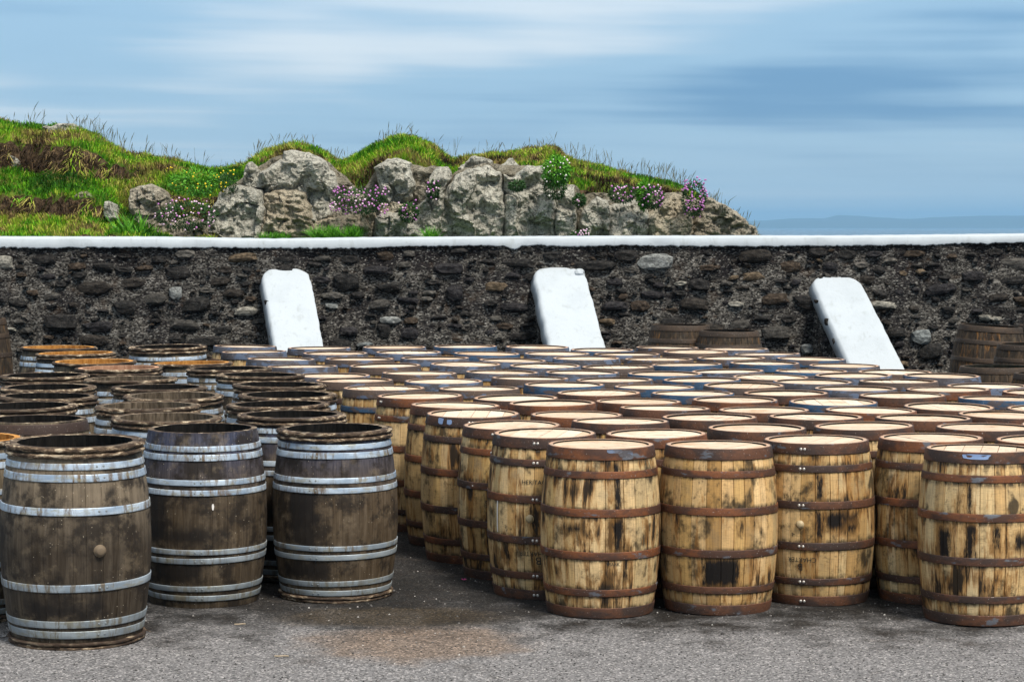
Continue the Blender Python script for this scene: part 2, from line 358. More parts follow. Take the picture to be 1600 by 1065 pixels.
def mortar_like(name, light, dark, sc=1.0):
    s = NT(name, .92, spec=.12); q = s.wpos()
    a = s.noise(s.vmul(q, (1, 1, 2.4)), 13 * sc, 9, .86)
    b = s.noise(q, 2.1, 3, .6)
    c = s.noise(s.vmul(q, (1, 1, 1.6)), 34 * sc, 6, .9)
    col = s.ramp(a, [(.36, tuple(x * .08 for x in dark)), (.47, dark), (.54, tuple((x + y) / 2.6 for x, y in zip(light, dark))), (.64, light), (.8, tuple(min(1, x * 1.7) for x in light))])
    col = s.mix(s.math('MULTIPLY', s.step(b, .46, .62), .72), col, (.025, .022, .026))
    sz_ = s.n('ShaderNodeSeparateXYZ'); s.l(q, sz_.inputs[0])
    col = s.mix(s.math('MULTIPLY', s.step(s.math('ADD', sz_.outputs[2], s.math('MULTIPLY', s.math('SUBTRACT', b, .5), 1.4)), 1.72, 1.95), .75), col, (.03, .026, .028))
    col = s.mix(s.math('MULTIPLY', s.step(c, .47, .40), .92), col, (.006, .006, .007))
    col = s.mix(s.math('MULTIPLY', s.step(c, .57, .66), .75), col, (.50, .46, .39))
    vs_ = s.voro(s.vmul(q, (1, 1, 2.0)), 52, out=1); vc = s.n('ShaderNodeSeparateColor'); s.l(vs_, vc.inputs[0])
    col = s.mix(s.math('MULTIPLY', s.step(vc.outputs[0], .74, .80), s.step(a, .44, .56)), col, (.40, .385, .35))
    col = s.mix(s.math('MULTIPLY', s.step(vc.outputs[1], .60, .66), .9), col, (.012, .011, .012))
    e = s.noise(q, 5, 3, .6)
    col = s.mix(s.math('MULTIPLY', s.step(e, .58, .7), .3), col, (.12, .075, .045))
    s.color(col); s.bump(s.math('ADD', a, s.math('MULTIPLY', c, .8)), .035, 1.0)
    return s.m
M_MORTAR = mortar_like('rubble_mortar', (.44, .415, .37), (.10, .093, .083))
def stone_mat(name, stops, bright=1.0):
    s = NT(name, .85, spec=.2); oi = s.n('ShaderNodeObjectInfo'); q = s.wpos()
    at_ = s.n('ShaderNodeAttribute', attribute_name='tint')
    t = s.math('FRACT', s.math('ADD', oi.outputs['Random'], at_.outputs['Fac']))
    b = s.ramp(t, stops, 'CONSTANT')
    n = s.noise(s.vmul(q, (1, 1, 1.8)), 22, 7, .75)
    b = s.mix(s.step(n, .38, .7), s.mix(.75, b, (.004, .004, .004)), s.mix(.07, b, (.5, .47, .42)))
    n2 = s.noise(q, 75, 4, .7)
    b = s.mix(s.math('MULTIPLY', s.step(n2, .60, .70), .4), b, (.34, .32, .28))
    s.color(b); s.bump(s.math('ADD', n, s.math('MULTIPLY', n2, .5)), .02, .8); return s.m
M_STONE = stone_mat('dark_field_stone', [(0, (.012, .011, .012)), (.22, (.024, .018, .014)), (.40, (.016, .015, .021)), (.56, (.06, .038, .022)), (.64, (.008, .008, .009)), (.84, (.075, .07, .062)), (.93, (.14, .13, .115)), (.975, (.17, .12, .07))])
M_STONEPALE = stone_mat('pale_field_stone', [(0, (.34, .36, .35)), (.5, (.42, .40, .34)), (.8, (.28, .31, .31))])
def white():
    s = NT('whitewash', .8, spec=.25); q = s.wpos()
    a = s.noise(q, 3.5, 5, .6); b = s.noise(q, 30, 5, .7)
    c = s.mix(s.math('MULTIPLY', s.step(a, .45, .75), .35), (.42, .465, .50), (.33, .37, .40))
    c = s.mix(s.math('MULTIPLY', s.step(b, .60, .72), .45), c, (.26, .26, .23))
    d = s.noise(s.vmul(q, (5, 5, 1.2)), 2.2, 5, .65)
    c = s.mix(s.math('MULTIPLY', s.step(d, .54, .70), .35), c, (.25, .27, .26))
    s.color(c); s.bump(s.math('ADD', a, s.math('MULTIPLY', b, .35)), .012, .6); return s.m
M_WHITE = white()

def asphalt():
    s = NT('asphalt', .9, spec=.2); q = s.wpos()
    f = s.voro(q, 110, out=1); fs = s.n('ShaderNodeSeparateColor'); s.l(f, fs.inputs[0])
    big = s.noise(q, .9, 4, .55); mid = s.noise(q, 3.2, 5, .6); fine = s.noise(q, 170, 3, .7)
    c = s.mix(s.step(big, .38, .62), (.020, .019, .018), (.034, .032, .031))
    c = s.mix(s.math('MULTIPLY', s.step(mid, .5, .68), .7), c, (.022, .018, .015))
    b2_ = s.noise(q, 7.5, 6, .7); c = s.mix(s.math('MULTIPLY', s.step(b2_, .52, .66), .5), c, (.055, .050, .046)); c = s.mix(s.math('MULTIPLY', s.step(b2_, .45, .34), .6), c, (.014, .013, .012))
    # pale scoured wheel track nearest the camera, brown silt spot between the two groups
    sx = s.n('ShaderNodeSeparateXYZ'); s.l(q, sx.inputs[0])
    near = s.step(s.math('ADD', sx.outputs[1], s.math('MULTIPLY', s.math('SUBTRACT', mid, .5), 3.4)), 12.2, 10.9)
    c = s.mix(s.math('MULTIPLY', near, .85), c, (.25, .244, .246))
    dx = s.math('DIVIDE', s.math('SUBTRACT', sx.outputs[0], -.48), .62); dy = s.math('DIVIDE', s.math('SUBTRACT', sx.outputs[1], 11.15), .55)
    rr = s.math('ADD', s.math('ADD', s.math('MULTIPLY', dx, dx), s.math('MULTIPLY', dy, dy)), s.math('MULTIPLY', s.math('SUBTRACT', mid, .5), 2.2))
    c = s.mix(s.math('MULTIPLY', s.step(rr, 1.1, .2), .75), c, (.20, .145, .105))
    dx = s.math('DIVIDE', s.math('SUBTRACT', sx.outputs[0], -.62), .7); dy = s.math('DIVIDE', s.math('SUBTRACT', sx.outputs[1], 11.85), .33)
    rr = s.math('ADD', s.math('ADD', s.math('MULTIPLY', dx, dx), s.math('MULTIPLY', dy, dy)), s.math('MULTIPLY', s.math('SUBTRACT', mid, .5), 2.6))
    c = s.mix(s.math('MULTIPLY', s.step(rr, 1.1, .3), .8), c, (.05, .037, .022))
    w2 = s.noise(q, 2.0, 6, .7)
    c = s.mix(s.math('MULTIPLY', s.step(w2, .56, .68), .4), c, (.065, .052, .043))
    g2 = s.noise(q, 62, 4, .8)
    c = s.mix(s.step(g2, .55, .68), c, s.mix(1.0, c, (1.45, 1.43, 1.4), 'MULTIPLY'))
    c = s.mix(s.step(g2, .46, .34), c, s.mix(1.0, c, (.6, .6, .6), 'MULTIPLY'))
    c = s.mix(s.step(fs.outputs[0], .80, .95), c, s.mix(1.0, c, (2.2, 2.15, 2.1), 'MULTIPLY'))
    c = s.mix(s.step(fs.outputs[0], .3, .12), c, s.mix(1.0, c, (.35, .35, .35), 'MULTIPLY'))
    s.color(c)
    s.bump(s.math('ADD', s.math('ADD', s.math('MULTIPLY', fs.outputs[1], .4), fine), s.math('MULTIPLY', g2, 1.5)), .008, 1.0)
    return s.m
M_ASPHALT = asphalt()
def grit():
    s = NT('grit', .7, spec=.4); at_ = s.n('ShaderNodeAttribute', attribute_name='tint')
    s.color(s.ramp(at_.outputs['Fac'], [(0, (.02, .019, .018)), (.5, (.07, .066, .062)), (.85, (.20, .19, .18)), (1, (.45, .43, .4))])); return s.m
M_GRIT = grit()

def turf():
    s = NT('turf', .95, spec=.05); q = s.wpos()
    g = s.n('ShaderNodeNewGeometry'); nz = s.n('ShaderNodeSeparateXYZ'); s.l(g.outputs['True Normal'], nz.inputs[0])
    a = s.noise(q, 1.7, 5, .6); b = s.noise(q, 14, 5, .7)
    c = s.ramp(a, [(.32, (.035, .075, .010)), (.46, (.075, .15, .014)), (.56, (.13, .18, .025)), (.68, (.12, .10, .035))])
    c = s.mix(s.step(b, .4, .7), s.mix(.5, c, (.01, .015, .003)), c)
    soil = s.mix(s.step(b, .4, .65), (.018, .013, .008), (.095, .065, .038))
    c = s.mix(s.step(nz.outputs[2], .62, .40), c, soil)
    s.color(c); s.bump(s.math('ADD', a, b), .06, .8); return s.m
M_TURF = turf()
def blade():
    s = NT('grass_blades', .7, spec=.15); at_ = s.n('ShaderNodeAttribute', attribute_name='tint')
    c = s.ramp(at_.outputs['Fac'], [(0, (.02, .07, .006)), (.2, (.045, .17, .008)), (.38, (.12, .37, .012)), (.50, (.30, .46, .025)), (.62, (.40, .38, .08)), (.78, (.26, .18, .08)), (.9, (.10, .062, .033)), (1, (.04, .025, .015))])
    s.color(c)
    s.b.inputs['Transmission Weight'].default_value = 0.0
    return s.m
M_BLADE = blade()
def rock_mat(name, a, b, c, lich=.5):
    s = NT(name, .9, spec=.15); q = s.wpos()
    n1_ = s.noise(q, 2.2, 5, .6); n2_ = s.noise(s.vmul(q, (1, 1, 1.7)), 11, 9, .78); n3_ = s.noise(q, 6, 6, .7)
    col = s.mix(s.step(n1_, .4, .62), a, b)
    col = s.mix(s.step(n2_, .52, .36), col, s.mix(.74, col, (.02, .02, .016)))
    col = s.mix(s.math('MULTIPLY', s.step(n3_, .64 - .12 * lich, .72 - .12 * lich), .6), col, (.50, .50, .43))
    n4 = s.noise(q, 38, 5, .75)
    col = s.mix(s.math('MULTIPLY', s.step(n4, .51, .62), .75), col, (.04, .04, .03))
    n5 = s.noise(s.vmul(q, (1, 1, .8)), 18, 6, .8)
    col = s.mix(s.math('MULTIPLY', s.step(n5, .56, .64), .5), col, (.06, .058, .045))
    col = s.mix(s.math('MULTIPLY', s.step(n3_, .42, .34), .35), col, c)
    v = s.voro(s.vmul(q, (1, 1, .8)), 4.2, 'DISTANCE_TO_EDGE')
    col = s.mix(s.math('MULTIPLY', s.math('MULTIPLY', s.step(v, .02, .0), s.step(n1_, .5, .6)), .6), col, (.03, .028, .02))
    v2 = s.voro(q, 5.5); v2m = s.math('MULTIPLY', s.step(v2, .17, .13), s.step(n1_, .5, .56))
    col = s.mix(s.math('MULTIPLY', v2m, .8), col, (.62, .62, .54))
    s.color(col)
    s.bump(s.math('ADD', s.math('ADD', n2_, s.math('MULTIPLY', n4, .5)), s.math('MULTIPLY', s.step(v, .03, 0), -.15)), .07, 1.0)
    return s.m
M_ROCKG = rock_mat('lichened_grey_rock', (.55, .53, .45), (.69, .67, .57), (.30, .29, .23))
M_ROCKS = rock_mat('sandy_rock', (.52, .45, .33), (.64, .58, .44), (.26, .20, .14), .1)
M_ROCKB = rock_mat('brown_rock', (.38, .33, .25), (.53, .48, .38), (.15, .12, .09), .2)
M_ROCKDARK = rock_mat('earthy_rock', (.26, .23, .17), (.46, .42, .33), (.08, .06, .04), .3)
M_PETAL_P = plain('purple_thrift', (.52, .19, .50), .7)
M_PETAL_W = plain('pale_thrift', (.78, .55, .70), .7)
M_PETAL_Y = plain('yellow_petals', (.85, .62, .02), .6)
M_PETAL_WH = plain('white_petals', (.8, .78, .74), .7)
def leafmat(name, a, b):
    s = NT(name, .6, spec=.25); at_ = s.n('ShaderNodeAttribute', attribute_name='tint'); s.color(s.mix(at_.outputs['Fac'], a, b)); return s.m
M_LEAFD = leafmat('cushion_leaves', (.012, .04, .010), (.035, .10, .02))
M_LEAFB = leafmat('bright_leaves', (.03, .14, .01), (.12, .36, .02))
M_STALK = leafmat('dry_stalks', (.06, .07, .045), (.14, .13, .07))

# ------------------------------------------------------------------ yard
def grid_mesh(name, xs, ys, zf, mat):
    V = [(x, y, zf(x, y)) for y in ys for x in xs]; n = len(xs)
    Fs = [(j * n + i, j * n + i + 1, (j + 1) * n + i + 1, (j + 1) * n + i) for j in range(len(ys) - 1) for i in range(n - 1)]
    return mesh(name, V, Fs, [mat])
xs = [-40, -20, -10, -6] + [x * .12 - 3.6 for x in range(61)] + [6, 10, 20, 40]
ys = [-8, 0, 6, 9] + [9.3 + .12 * i for i in range(50)] + [16, 18, 20, 22, 24.2]
link('yard_ground', grid_mesh('yard_ground', xs, ys, lambda x, y: gz(y) + (.008 * noise.noise(Vector((x * 1.1, y * 1.1, 2))) if 9 < y < 15.5 and abs(x) < 3.7 else 0), M_ASPHALT))['kind'] = 'structure'

def grit_mesh(n):
    rg = np.random.default_rng(3)
    V = []; Fs = []; T = []
    for i in range(n):
        y = 9.9 + 5.2 * rg.random() ** 1.3; x = (rg.random() - .5) * 2 * (y * .245)
        r = .0016 + .0046 * rg.random() ** 4
        b = len(V); a0 = rg.random() * 6.28
        z = gz(y) + .008 * noise.noise(Vector((x * 1.1, y * 1.1, 2)))
        for k in range(4):
            a = a0 + k * 1.57 + rg.random() * .5; V.append((x + r * math.cos(a) * 1.3, y + r * math.sin(a), z - .001))
        for k in range(3):
            a = a0 + .6 + k * 2.1; V.append((x + .55 * r * math.cos(a), y + .55 * r * math.sin(a), z + r * (.6 + .5 * rg.random())))
        fs = [(b, b + 1, b + 4), (b + 1, b + 5, b + 4), (b + 1, b + 2, b + 5), (b + 2, b + 3, b + 6), (b + 2, b + 6, b + 5), (b + 3, b, b + 6), (b, b + 4, b + 6), (b + 4, b + 5, b + 6)]
        Fs += fs; T += [float(rg.random()) ** 1.4] * 8
    me = mesh('grit', V, Fs, [M_GRIT], smooth=False); face_attr(me, 'tint', T); return me
tag(link('loose_grit', grit_mesh(15000)), 'loose pale and dark grit scattered over the asphalt in the foreground', 'grit', kind='stuff')

# ------------------------------------------------------------------ sea, island
s = NT('sea_water', .22, spec=.5); q = s.wpos()
wv = s.noise(s.vmul(q, (.02, .06, 1)), 1, 6, .65); s.color((.035, .075, .11)); s.bump(wv, 3.0, .6); M_SEA = s.m
link('sea', mesh('sea', [(-21000, 30, -8), (21000, 30, -8), (21000, 21000, -8), (-21000, 21000, -8)], [(0, 1, 2, 3)], [M_SEA], False))['kind'] = 'structure'
s = NT('far_hills', .95, spec=.05); q = s.wpos(); s.color(s.mix(s.noise(q, .002, 5, .6), (.05, .07, .05), (.10, .10, .07))); M_FAR = s.m
prof = [(1100, 349), (1180, 345), (1250, 341), (1290, 341), (1312, 336), (1335, 337), (1380, 340), (1420, 342), (1470, 339), (1540, 337), (1600, 337), (1700, 341), (1850, 346), (1900, 353)]
V = []; Fs = []; YI = 15500.
pts = []
for i in range(len(prof) - 1):
    for k in range(12):
        t = k / 12; x = prof[i][0] * (1 - t) + prof[i + 1][0] * t; tt = t * t * (3 - 2 * t); y = prof[i][1] * (1 - tt) + prof[i + 1][1] * tt
        pts.append((x, y + .5 * noise.noise(Vector((x * .05, 0, 0)))))
for j, (dy, f) in enumerate(((-900, 0), (-450, .55), (0, 1), (600, .8), (1500, 0))):
    for x, y in pts:
        p = at(x, y, YI); zz = -9 + (p.z + 9) * f * (1 + (.12 * noise.noise(Vector((x * .03, j, 3))) if 0 < f < 1 else 0)); V.append((p.x, YI + dy, zz))
n = len(pts)
Fs = [(j * n + i, j * n + i + 1, (j + 1) * n + i + 1, (j + 1) * n + i) for j in range(4) for i in range(n - 1)]
link('distant_hills', mesh('distant_hills', V, Fs, [M_FAR]))['kind'] = 'structure'

# ------------------------------------------------------------------ coastal bank behind the wall
WY0, WSL = 23.1, .05
def wy(x): return WY0 + WSL * x
TOP = [(-400, 205), (-200, 180), (-60, 182), (0, 192), (30, 200), (60, 203), (100, 203), (125, 207), (150, 217), (175, 232), (200, 247), (250, 252), (285, 258), (310, 267), (340, 271), (380, 264), (400, 252), (425, 240), (460, 231), (490, 234), (510, 246), (530, 258), (552, 252), (580, 236), (610, 222), (640, 217), (662, 226), (685, 240), (705, 255), (735, 252), (770, 245), (820, 242), (850, 238), (868, 237), (880, 250), (905, 258), (935, 266), (990, 280), (1035, 288), (1065, 296), (1100, 318), (1130, 338), (1155, 352), (1172, 364), (1185, 380), (1210, 410), (1260, 520), (1320, 800), (1400, 1500), (2000, 1700)]
def lerp_tab(tab, x):
    if x <= tab[0][0]: return tab[0][1]
    for (a, b), (c, d) in zip(tab, tab[1:]):
        if x <= c: return b + (d - b) * (x - a) / (c - a)
    return tab[-1][1]
LB = [(0, 376), (.06, 366), (.30, 340), (.34, 312), (.62, 268), (.67, 238), (.92, 1e9)]
def terrain_z(X, Y):
    px = CX + F * X / max(Y, 24.); top = lerp_tab(TOP, px) + 4.5 * noise.noise(Vector((px * .06, Y * 2., 1))) + 3.5 * abs(noise.noise(Vector((px * .17, Y * 4., 1))))
    t = (Y - 24.6) / 3.9
    j = .10 * noise.noise(Vector((X * 1.3, 3, 0))) + .05 * noise.noise(Vector((X * 4.3, 8, 0)))
    tt = t + j
    base = 372.
    if top > base: base = top
    # grassy banks on the left
    stops = [(0, 0), (.05, .03), (.28, .19), (.30, .38), (.56, .60), (.585, .86), (.85, 1.0), (1.2, 1.0)]
    fl = lerp_tab(stops, tt)
    # one steep face elsewhere
    fr = lerp_tab([(0, -.08), (.42, -.05), (.455, .62), (.53, .84), (.75, 1.0), (1.2, 1.0)], t + j * .18)
    w = min(max((px - 170) / 110., 0), 1)
    f = fl * (1 - w) + fr * w
    py = base + (top - base) * f
    z = at(CX, py, max(Y, 24.)).z
    z += .045 * noise.noise(Vector((X * 3.1, Y * 3.1, 5))) + .035 * noise.noise(Vector((X * 6.5, Y * 6.5, 15))) + .02 * noise.noise(Vector((X * 9, Y * 9, 6)))
    if Y > 29.2: z -= (Y - 29.2) * .55
    if Y < 24.6: z = min(z, 1.9)
    return max(z, -10.)
xs = np.concatenate([np.arange(-16, -7.2, .4), np.arange(-7.2, 3.6, .045), np.arange(3.6, 16, .4)])
ys = np.concatenate([np.arange(23.7, 29.4, .07), np.arange(29.4, 60, .8)])
bank_me = grid_mesh('coastal_bank', list(xs), list(ys), lambda x, y: terrain_z(x, y), M_TURF)
link('coastal_bank', bank_me)['kind'] = 'structure'

# grass
def grass():
    rg = np.random.default_rng(5)
    me = bank_me; nv = len(me.vertices); co = np.empty(nv * 3); me.vertices.foreach_get('co', co); co = co.reshape(-1, 3)
    nf = len(me.polygons); fv = np.empty(nf * 4, dtype=int); me.polygons.foreach_get('vertices', fv); fv = fv.reshape(-1, 4)
    nrm = np.empty(nf * 3); me.polygons.foreach_get('normal', nrm); nrm = nrm.reshape(-1, 3)
    ar = np.empty(nf); me.polygons.foreach_get('area', ar)
    c = co[fv].mean(1); px = CX + F * c[:, 0] / c[:, 1]
    ok = (px > -60) & (px < 1215) & (c[:, 1] < 29.3) & (c[:, 1] > 24.0)
    ok &= ~((px > 335) & (c[:, 1] < 26.33 + .05 * np.sin(px * .13)))
    w = ar * ok * np.where(nrm[:, 2] < .5, .55, 1.0); w /= w.sum()
    N = 95000
    fi = rg.choice(nf, N, p=w); a = rg.random((N, 2))
    q = co[fv[fi]]; P = (q[:, 0] * (1 - a[:, :1]) + q[:, 1] * a[:, :1]) * (1 - a[:, 1:]) + (q[:, 3] * (1 - a[:, :1]) + q[:, 2] * a[:, :1]) * a[:, 1:]
    nn = nrm[fi]; steep = 1 - nn[:, 2]
    V = np.empty((N, 5, 3)); T = np.empty(N)
    for i in range(N):
        x, y, z = P[i]; n1 = noise.noise(Vector((x * 1.3, y * 1.3, z * 1.3))); n2 = noise.noise(Vector((x * 5, y * 5, z * 5 + 9)))
        st = steep[i]; pxx = CX + F * x / y
        t = .43 + .62 * n1 + .34 * n2 + rg.normal() * .08
        pyy = HORIZON + (CAMZ - z) / y * F; dtop = pyy - lerp_tab(TOP, pxx)
        if (pxx > 690 or 395 < pxx < 535) and dtop > 5: t += .36 * (.7 + n2)
        if st > .33: t += .5 * min(1, (st - .33) * 4) * (0.8 + .6 * (n2 + .3))
        if pxx > 335 and y < 26.75: t += .30 * (.6 + n2)
        elif y > 26.2 and pxx > 700: t += .12
        T[i] = min(max(t, 0.02), .99)
        Lh = (.05 + .07 * rg.random()) * (1.25 if n1 > .1 else 1) * (1.5 if st > .5 else 1)
        wd = .0035 + .002 * rg.random(); ang = rg.random() * 6.283
        d = np.array([math.cos(ang), math.sin(ang), 0.])
        lean = np.array([rg.normal() * .35, rg.normal() * .35 - .2, 0.]) + nn[i] * .5
        if st > .5: up = np.array([lean[0], lean[1] - .3, -.7 + .9 * rg.random()])
        else: up = np.array([lean[0], lean[1], 1.])
        up = up / np.linalg.norm(up)
        m = P[i] + up * Lh * .55; tip = P[i] + up * Lh * .9 + np.array([lean[0] * .4, lean[1] * .4 - .1, -.35]) * Lh * .6
        V[i, 0] = P[i] - d * wd; V[i, 1] = P[i] + d * wd; V[i, 2] = m + d * wd * .8; V[i, 3] = m - d * wd * .8; V[i, 4] = tip
    V = V.reshape(-1, 3)
    Fs = []
    for i in range(N):
        b = i * 5; Fs.append((b, b + 1, b + 2, b + 3)); Fs.append((b + 3, b + 2, b + 4))
    me = mesh('turf_grass', V.tolist(), Fs, [M_BLADE], smooth=False); face_attr(me, 'tint', np.repeat(T, 2).tolist())
    return me
tag(link('turf_grass', grass()), 'short green and straw coloured grass covering the rocky bank behind the wall', 'grass', kind='stuff')

def stalks():
    V = []; Fs = []; T = []
    r = random.Random(12)
    zones = [(0, 50, 10, 14), (48, 76, 12, 26), (98, 125, 7, 20), (125, 205, 60, 26), (205, 320, 42, 22), (335, 380, 12, 14), (386, 420, 16, 24), (426, 452, 9, 20), (455, 500, 14, 18), (505, 545, 14, 18), (585, 700, 34, 20), (700, 715, 5, 38), (690, 760, 14, 16), (755, 850, 34, 16), (845, 905, 22, 20), (880, 1075, 120, 24), (1050, 1125, 42, 22), (1105, 1180, 34, 20)]
    for x0, x1, n, h in zones:
        for _ in range(n):
            px = r.uniform(x0, x1); Y = 28.2 + r.uniform(-1.0, .6); X = (px - CX) / F * Y; z = terrain_z(X, Y) - .02
            Lh = h / F * Y * r.uniform(.6, 1.45) + .05; ln = r.gauss(.12, .3); seg = 5; t = r.random(); rad = .0021
            prev = None; pts = []
            for k in range(seg + 1):
                f = k / seg; pts.append(Vector((X + ln * Lh * f * f * .7, Y, z + Lh * f * (1 - .12 * abs(ln) * f))))
            head = r.random() < .6
            for k in range(seg + 1):
                f = k / seg; rr = rad * (1 - .4 * f)
                if head and k in (seg - 1,): rr = .006
                if k == seg: rr = .0015
                for m in range(3):
                    a = m * 2.094; V.append(pts[k] + Vector((rr * math.cos(a), rr * math.sin(a), 0)))
            b = len(V) - 3 * (seg + 1)
            for k in range(seg):
                for m in range(3):
                    Fs.append((b + k * 3 + m, b + k * 3 + (m + 1) % 3, b + k * 3 + 3 + (m + 1) % 3, b + k * 3 + 3 + m)); T.append(t)
    me = mesh('tall_grass', V, Fs, [M_STALK]); face_attr(me, 'tint', T); return me
tag(link('tall_grass', stalks()), 'thin tall grass stalks with seed heads along the skyline of the bank', 'tall grass', kind='stuff')

# ------------------------------------------------------------------ rocks
def rock_mesh(name, poly, Y, T, mat, seed=0, N=150, K=32, strata=0.0):
    pts = [Vector((p[0], p[1])) for p in poly]; n = len(pts)
    per = [(pts[(i + 1) % n] - pts[i]).length for i in range(n)]; tot = sum(per)
    outl = []
    for k in range(N):
        d = tot * k / N; i = 0
        while d > per[i]: d -= per[i]; i += 1
        q = pts[i].lerp(pts[(i + 1) % n], d / per[i])
        outl.append(q)
    _c = sum(outl, Vector((0, 0))) / N
    outl = [_c + (q - _c) * (1 + 3.2 / max(8, (q - _c).length)) for q in outl]
    for q in outl: q.x += 2.2 * noise.noise(Vector((q.x * .12, q.y * .12, seed))) ; q.y += 2.2 * noise.noise(Vector((q.x * .12, q.y * .12, seed + 9)))
    sm = [(outl[i - 1] + outl[i] * 2 + outl[(i + 1) % N]) / 4 for i in range(N)]
    c = sum(sm, Vector((0, 0))) / N
    V = []; Fs = []
    def add(q, dep, edge):
        p = at(q.x, q.y, Y)
        v = Vector((p.x, seed * 3.7, p.z))
        nz = .13 * noise.fractal(v * 2.2, .9, 2.1, 3) + .09 * noise.turbulence(v * 6.5, 3, False) - .04
        cell = noise.cell(Vector((p.x * 4.2 + .8 * noise.noise(v * 3), seed, p.z * 3.4 + .8 * noise.noise(v * 3 + Vector((5, 5, 5))))))
        nz += .06 * cell + .035 * noise.turbulence(v * 16, 3, True)
        if strata: nz += strata * (.5 - abs((p.z * 13 + p.x * 2.4 + .8 * noise.noise(v * 3)) % 1 - .5))
        jx = .02 * noise.noise(v * 9 + Vector((7, 0, 0))); jz = .02 * noise.noise(v * 9 + Vector((0, 7, 0)))
        V.append((p.x + jx, Y - dep - nz * edge * min(1, T / .22), p.z + jz))
    add(c, T, 1)
    for k in range(1, K + 1):
        rho = (k / K) ** .85
        for q in sm:
            e = c + (q - c) * rho
            add(e, T * .8 * (1 - rho ** 9) ** .6, 1 if k < K else .5)
    for q in sm:
        e = c + (q - c) * 1.0; p = at(e.x, e.y, Y); V.append((p.x * 1.0, Y + .55, p.z - .03))
    for i in range(N): Fs.append((0, 1 + i, 1 + (i + 1) % N))
    for k in range(K):
        b = 1 + k * N
        for i in range(N): Fs.append((b + i, b + N + i, b + N + (i + 1) % N, b + (i + 1) % N))
    Fs.append(tuple(1 + K * N + i for i in range(N)))
    me = mesh(name, V, Fs, [mat], smooth=False); bm = bmesh.new(); bm.from_mesh(me); bmesh.ops.recalc_face_normals(bm, faces=bm.faces); bm.to_mesh(me); bm.free()
    return me
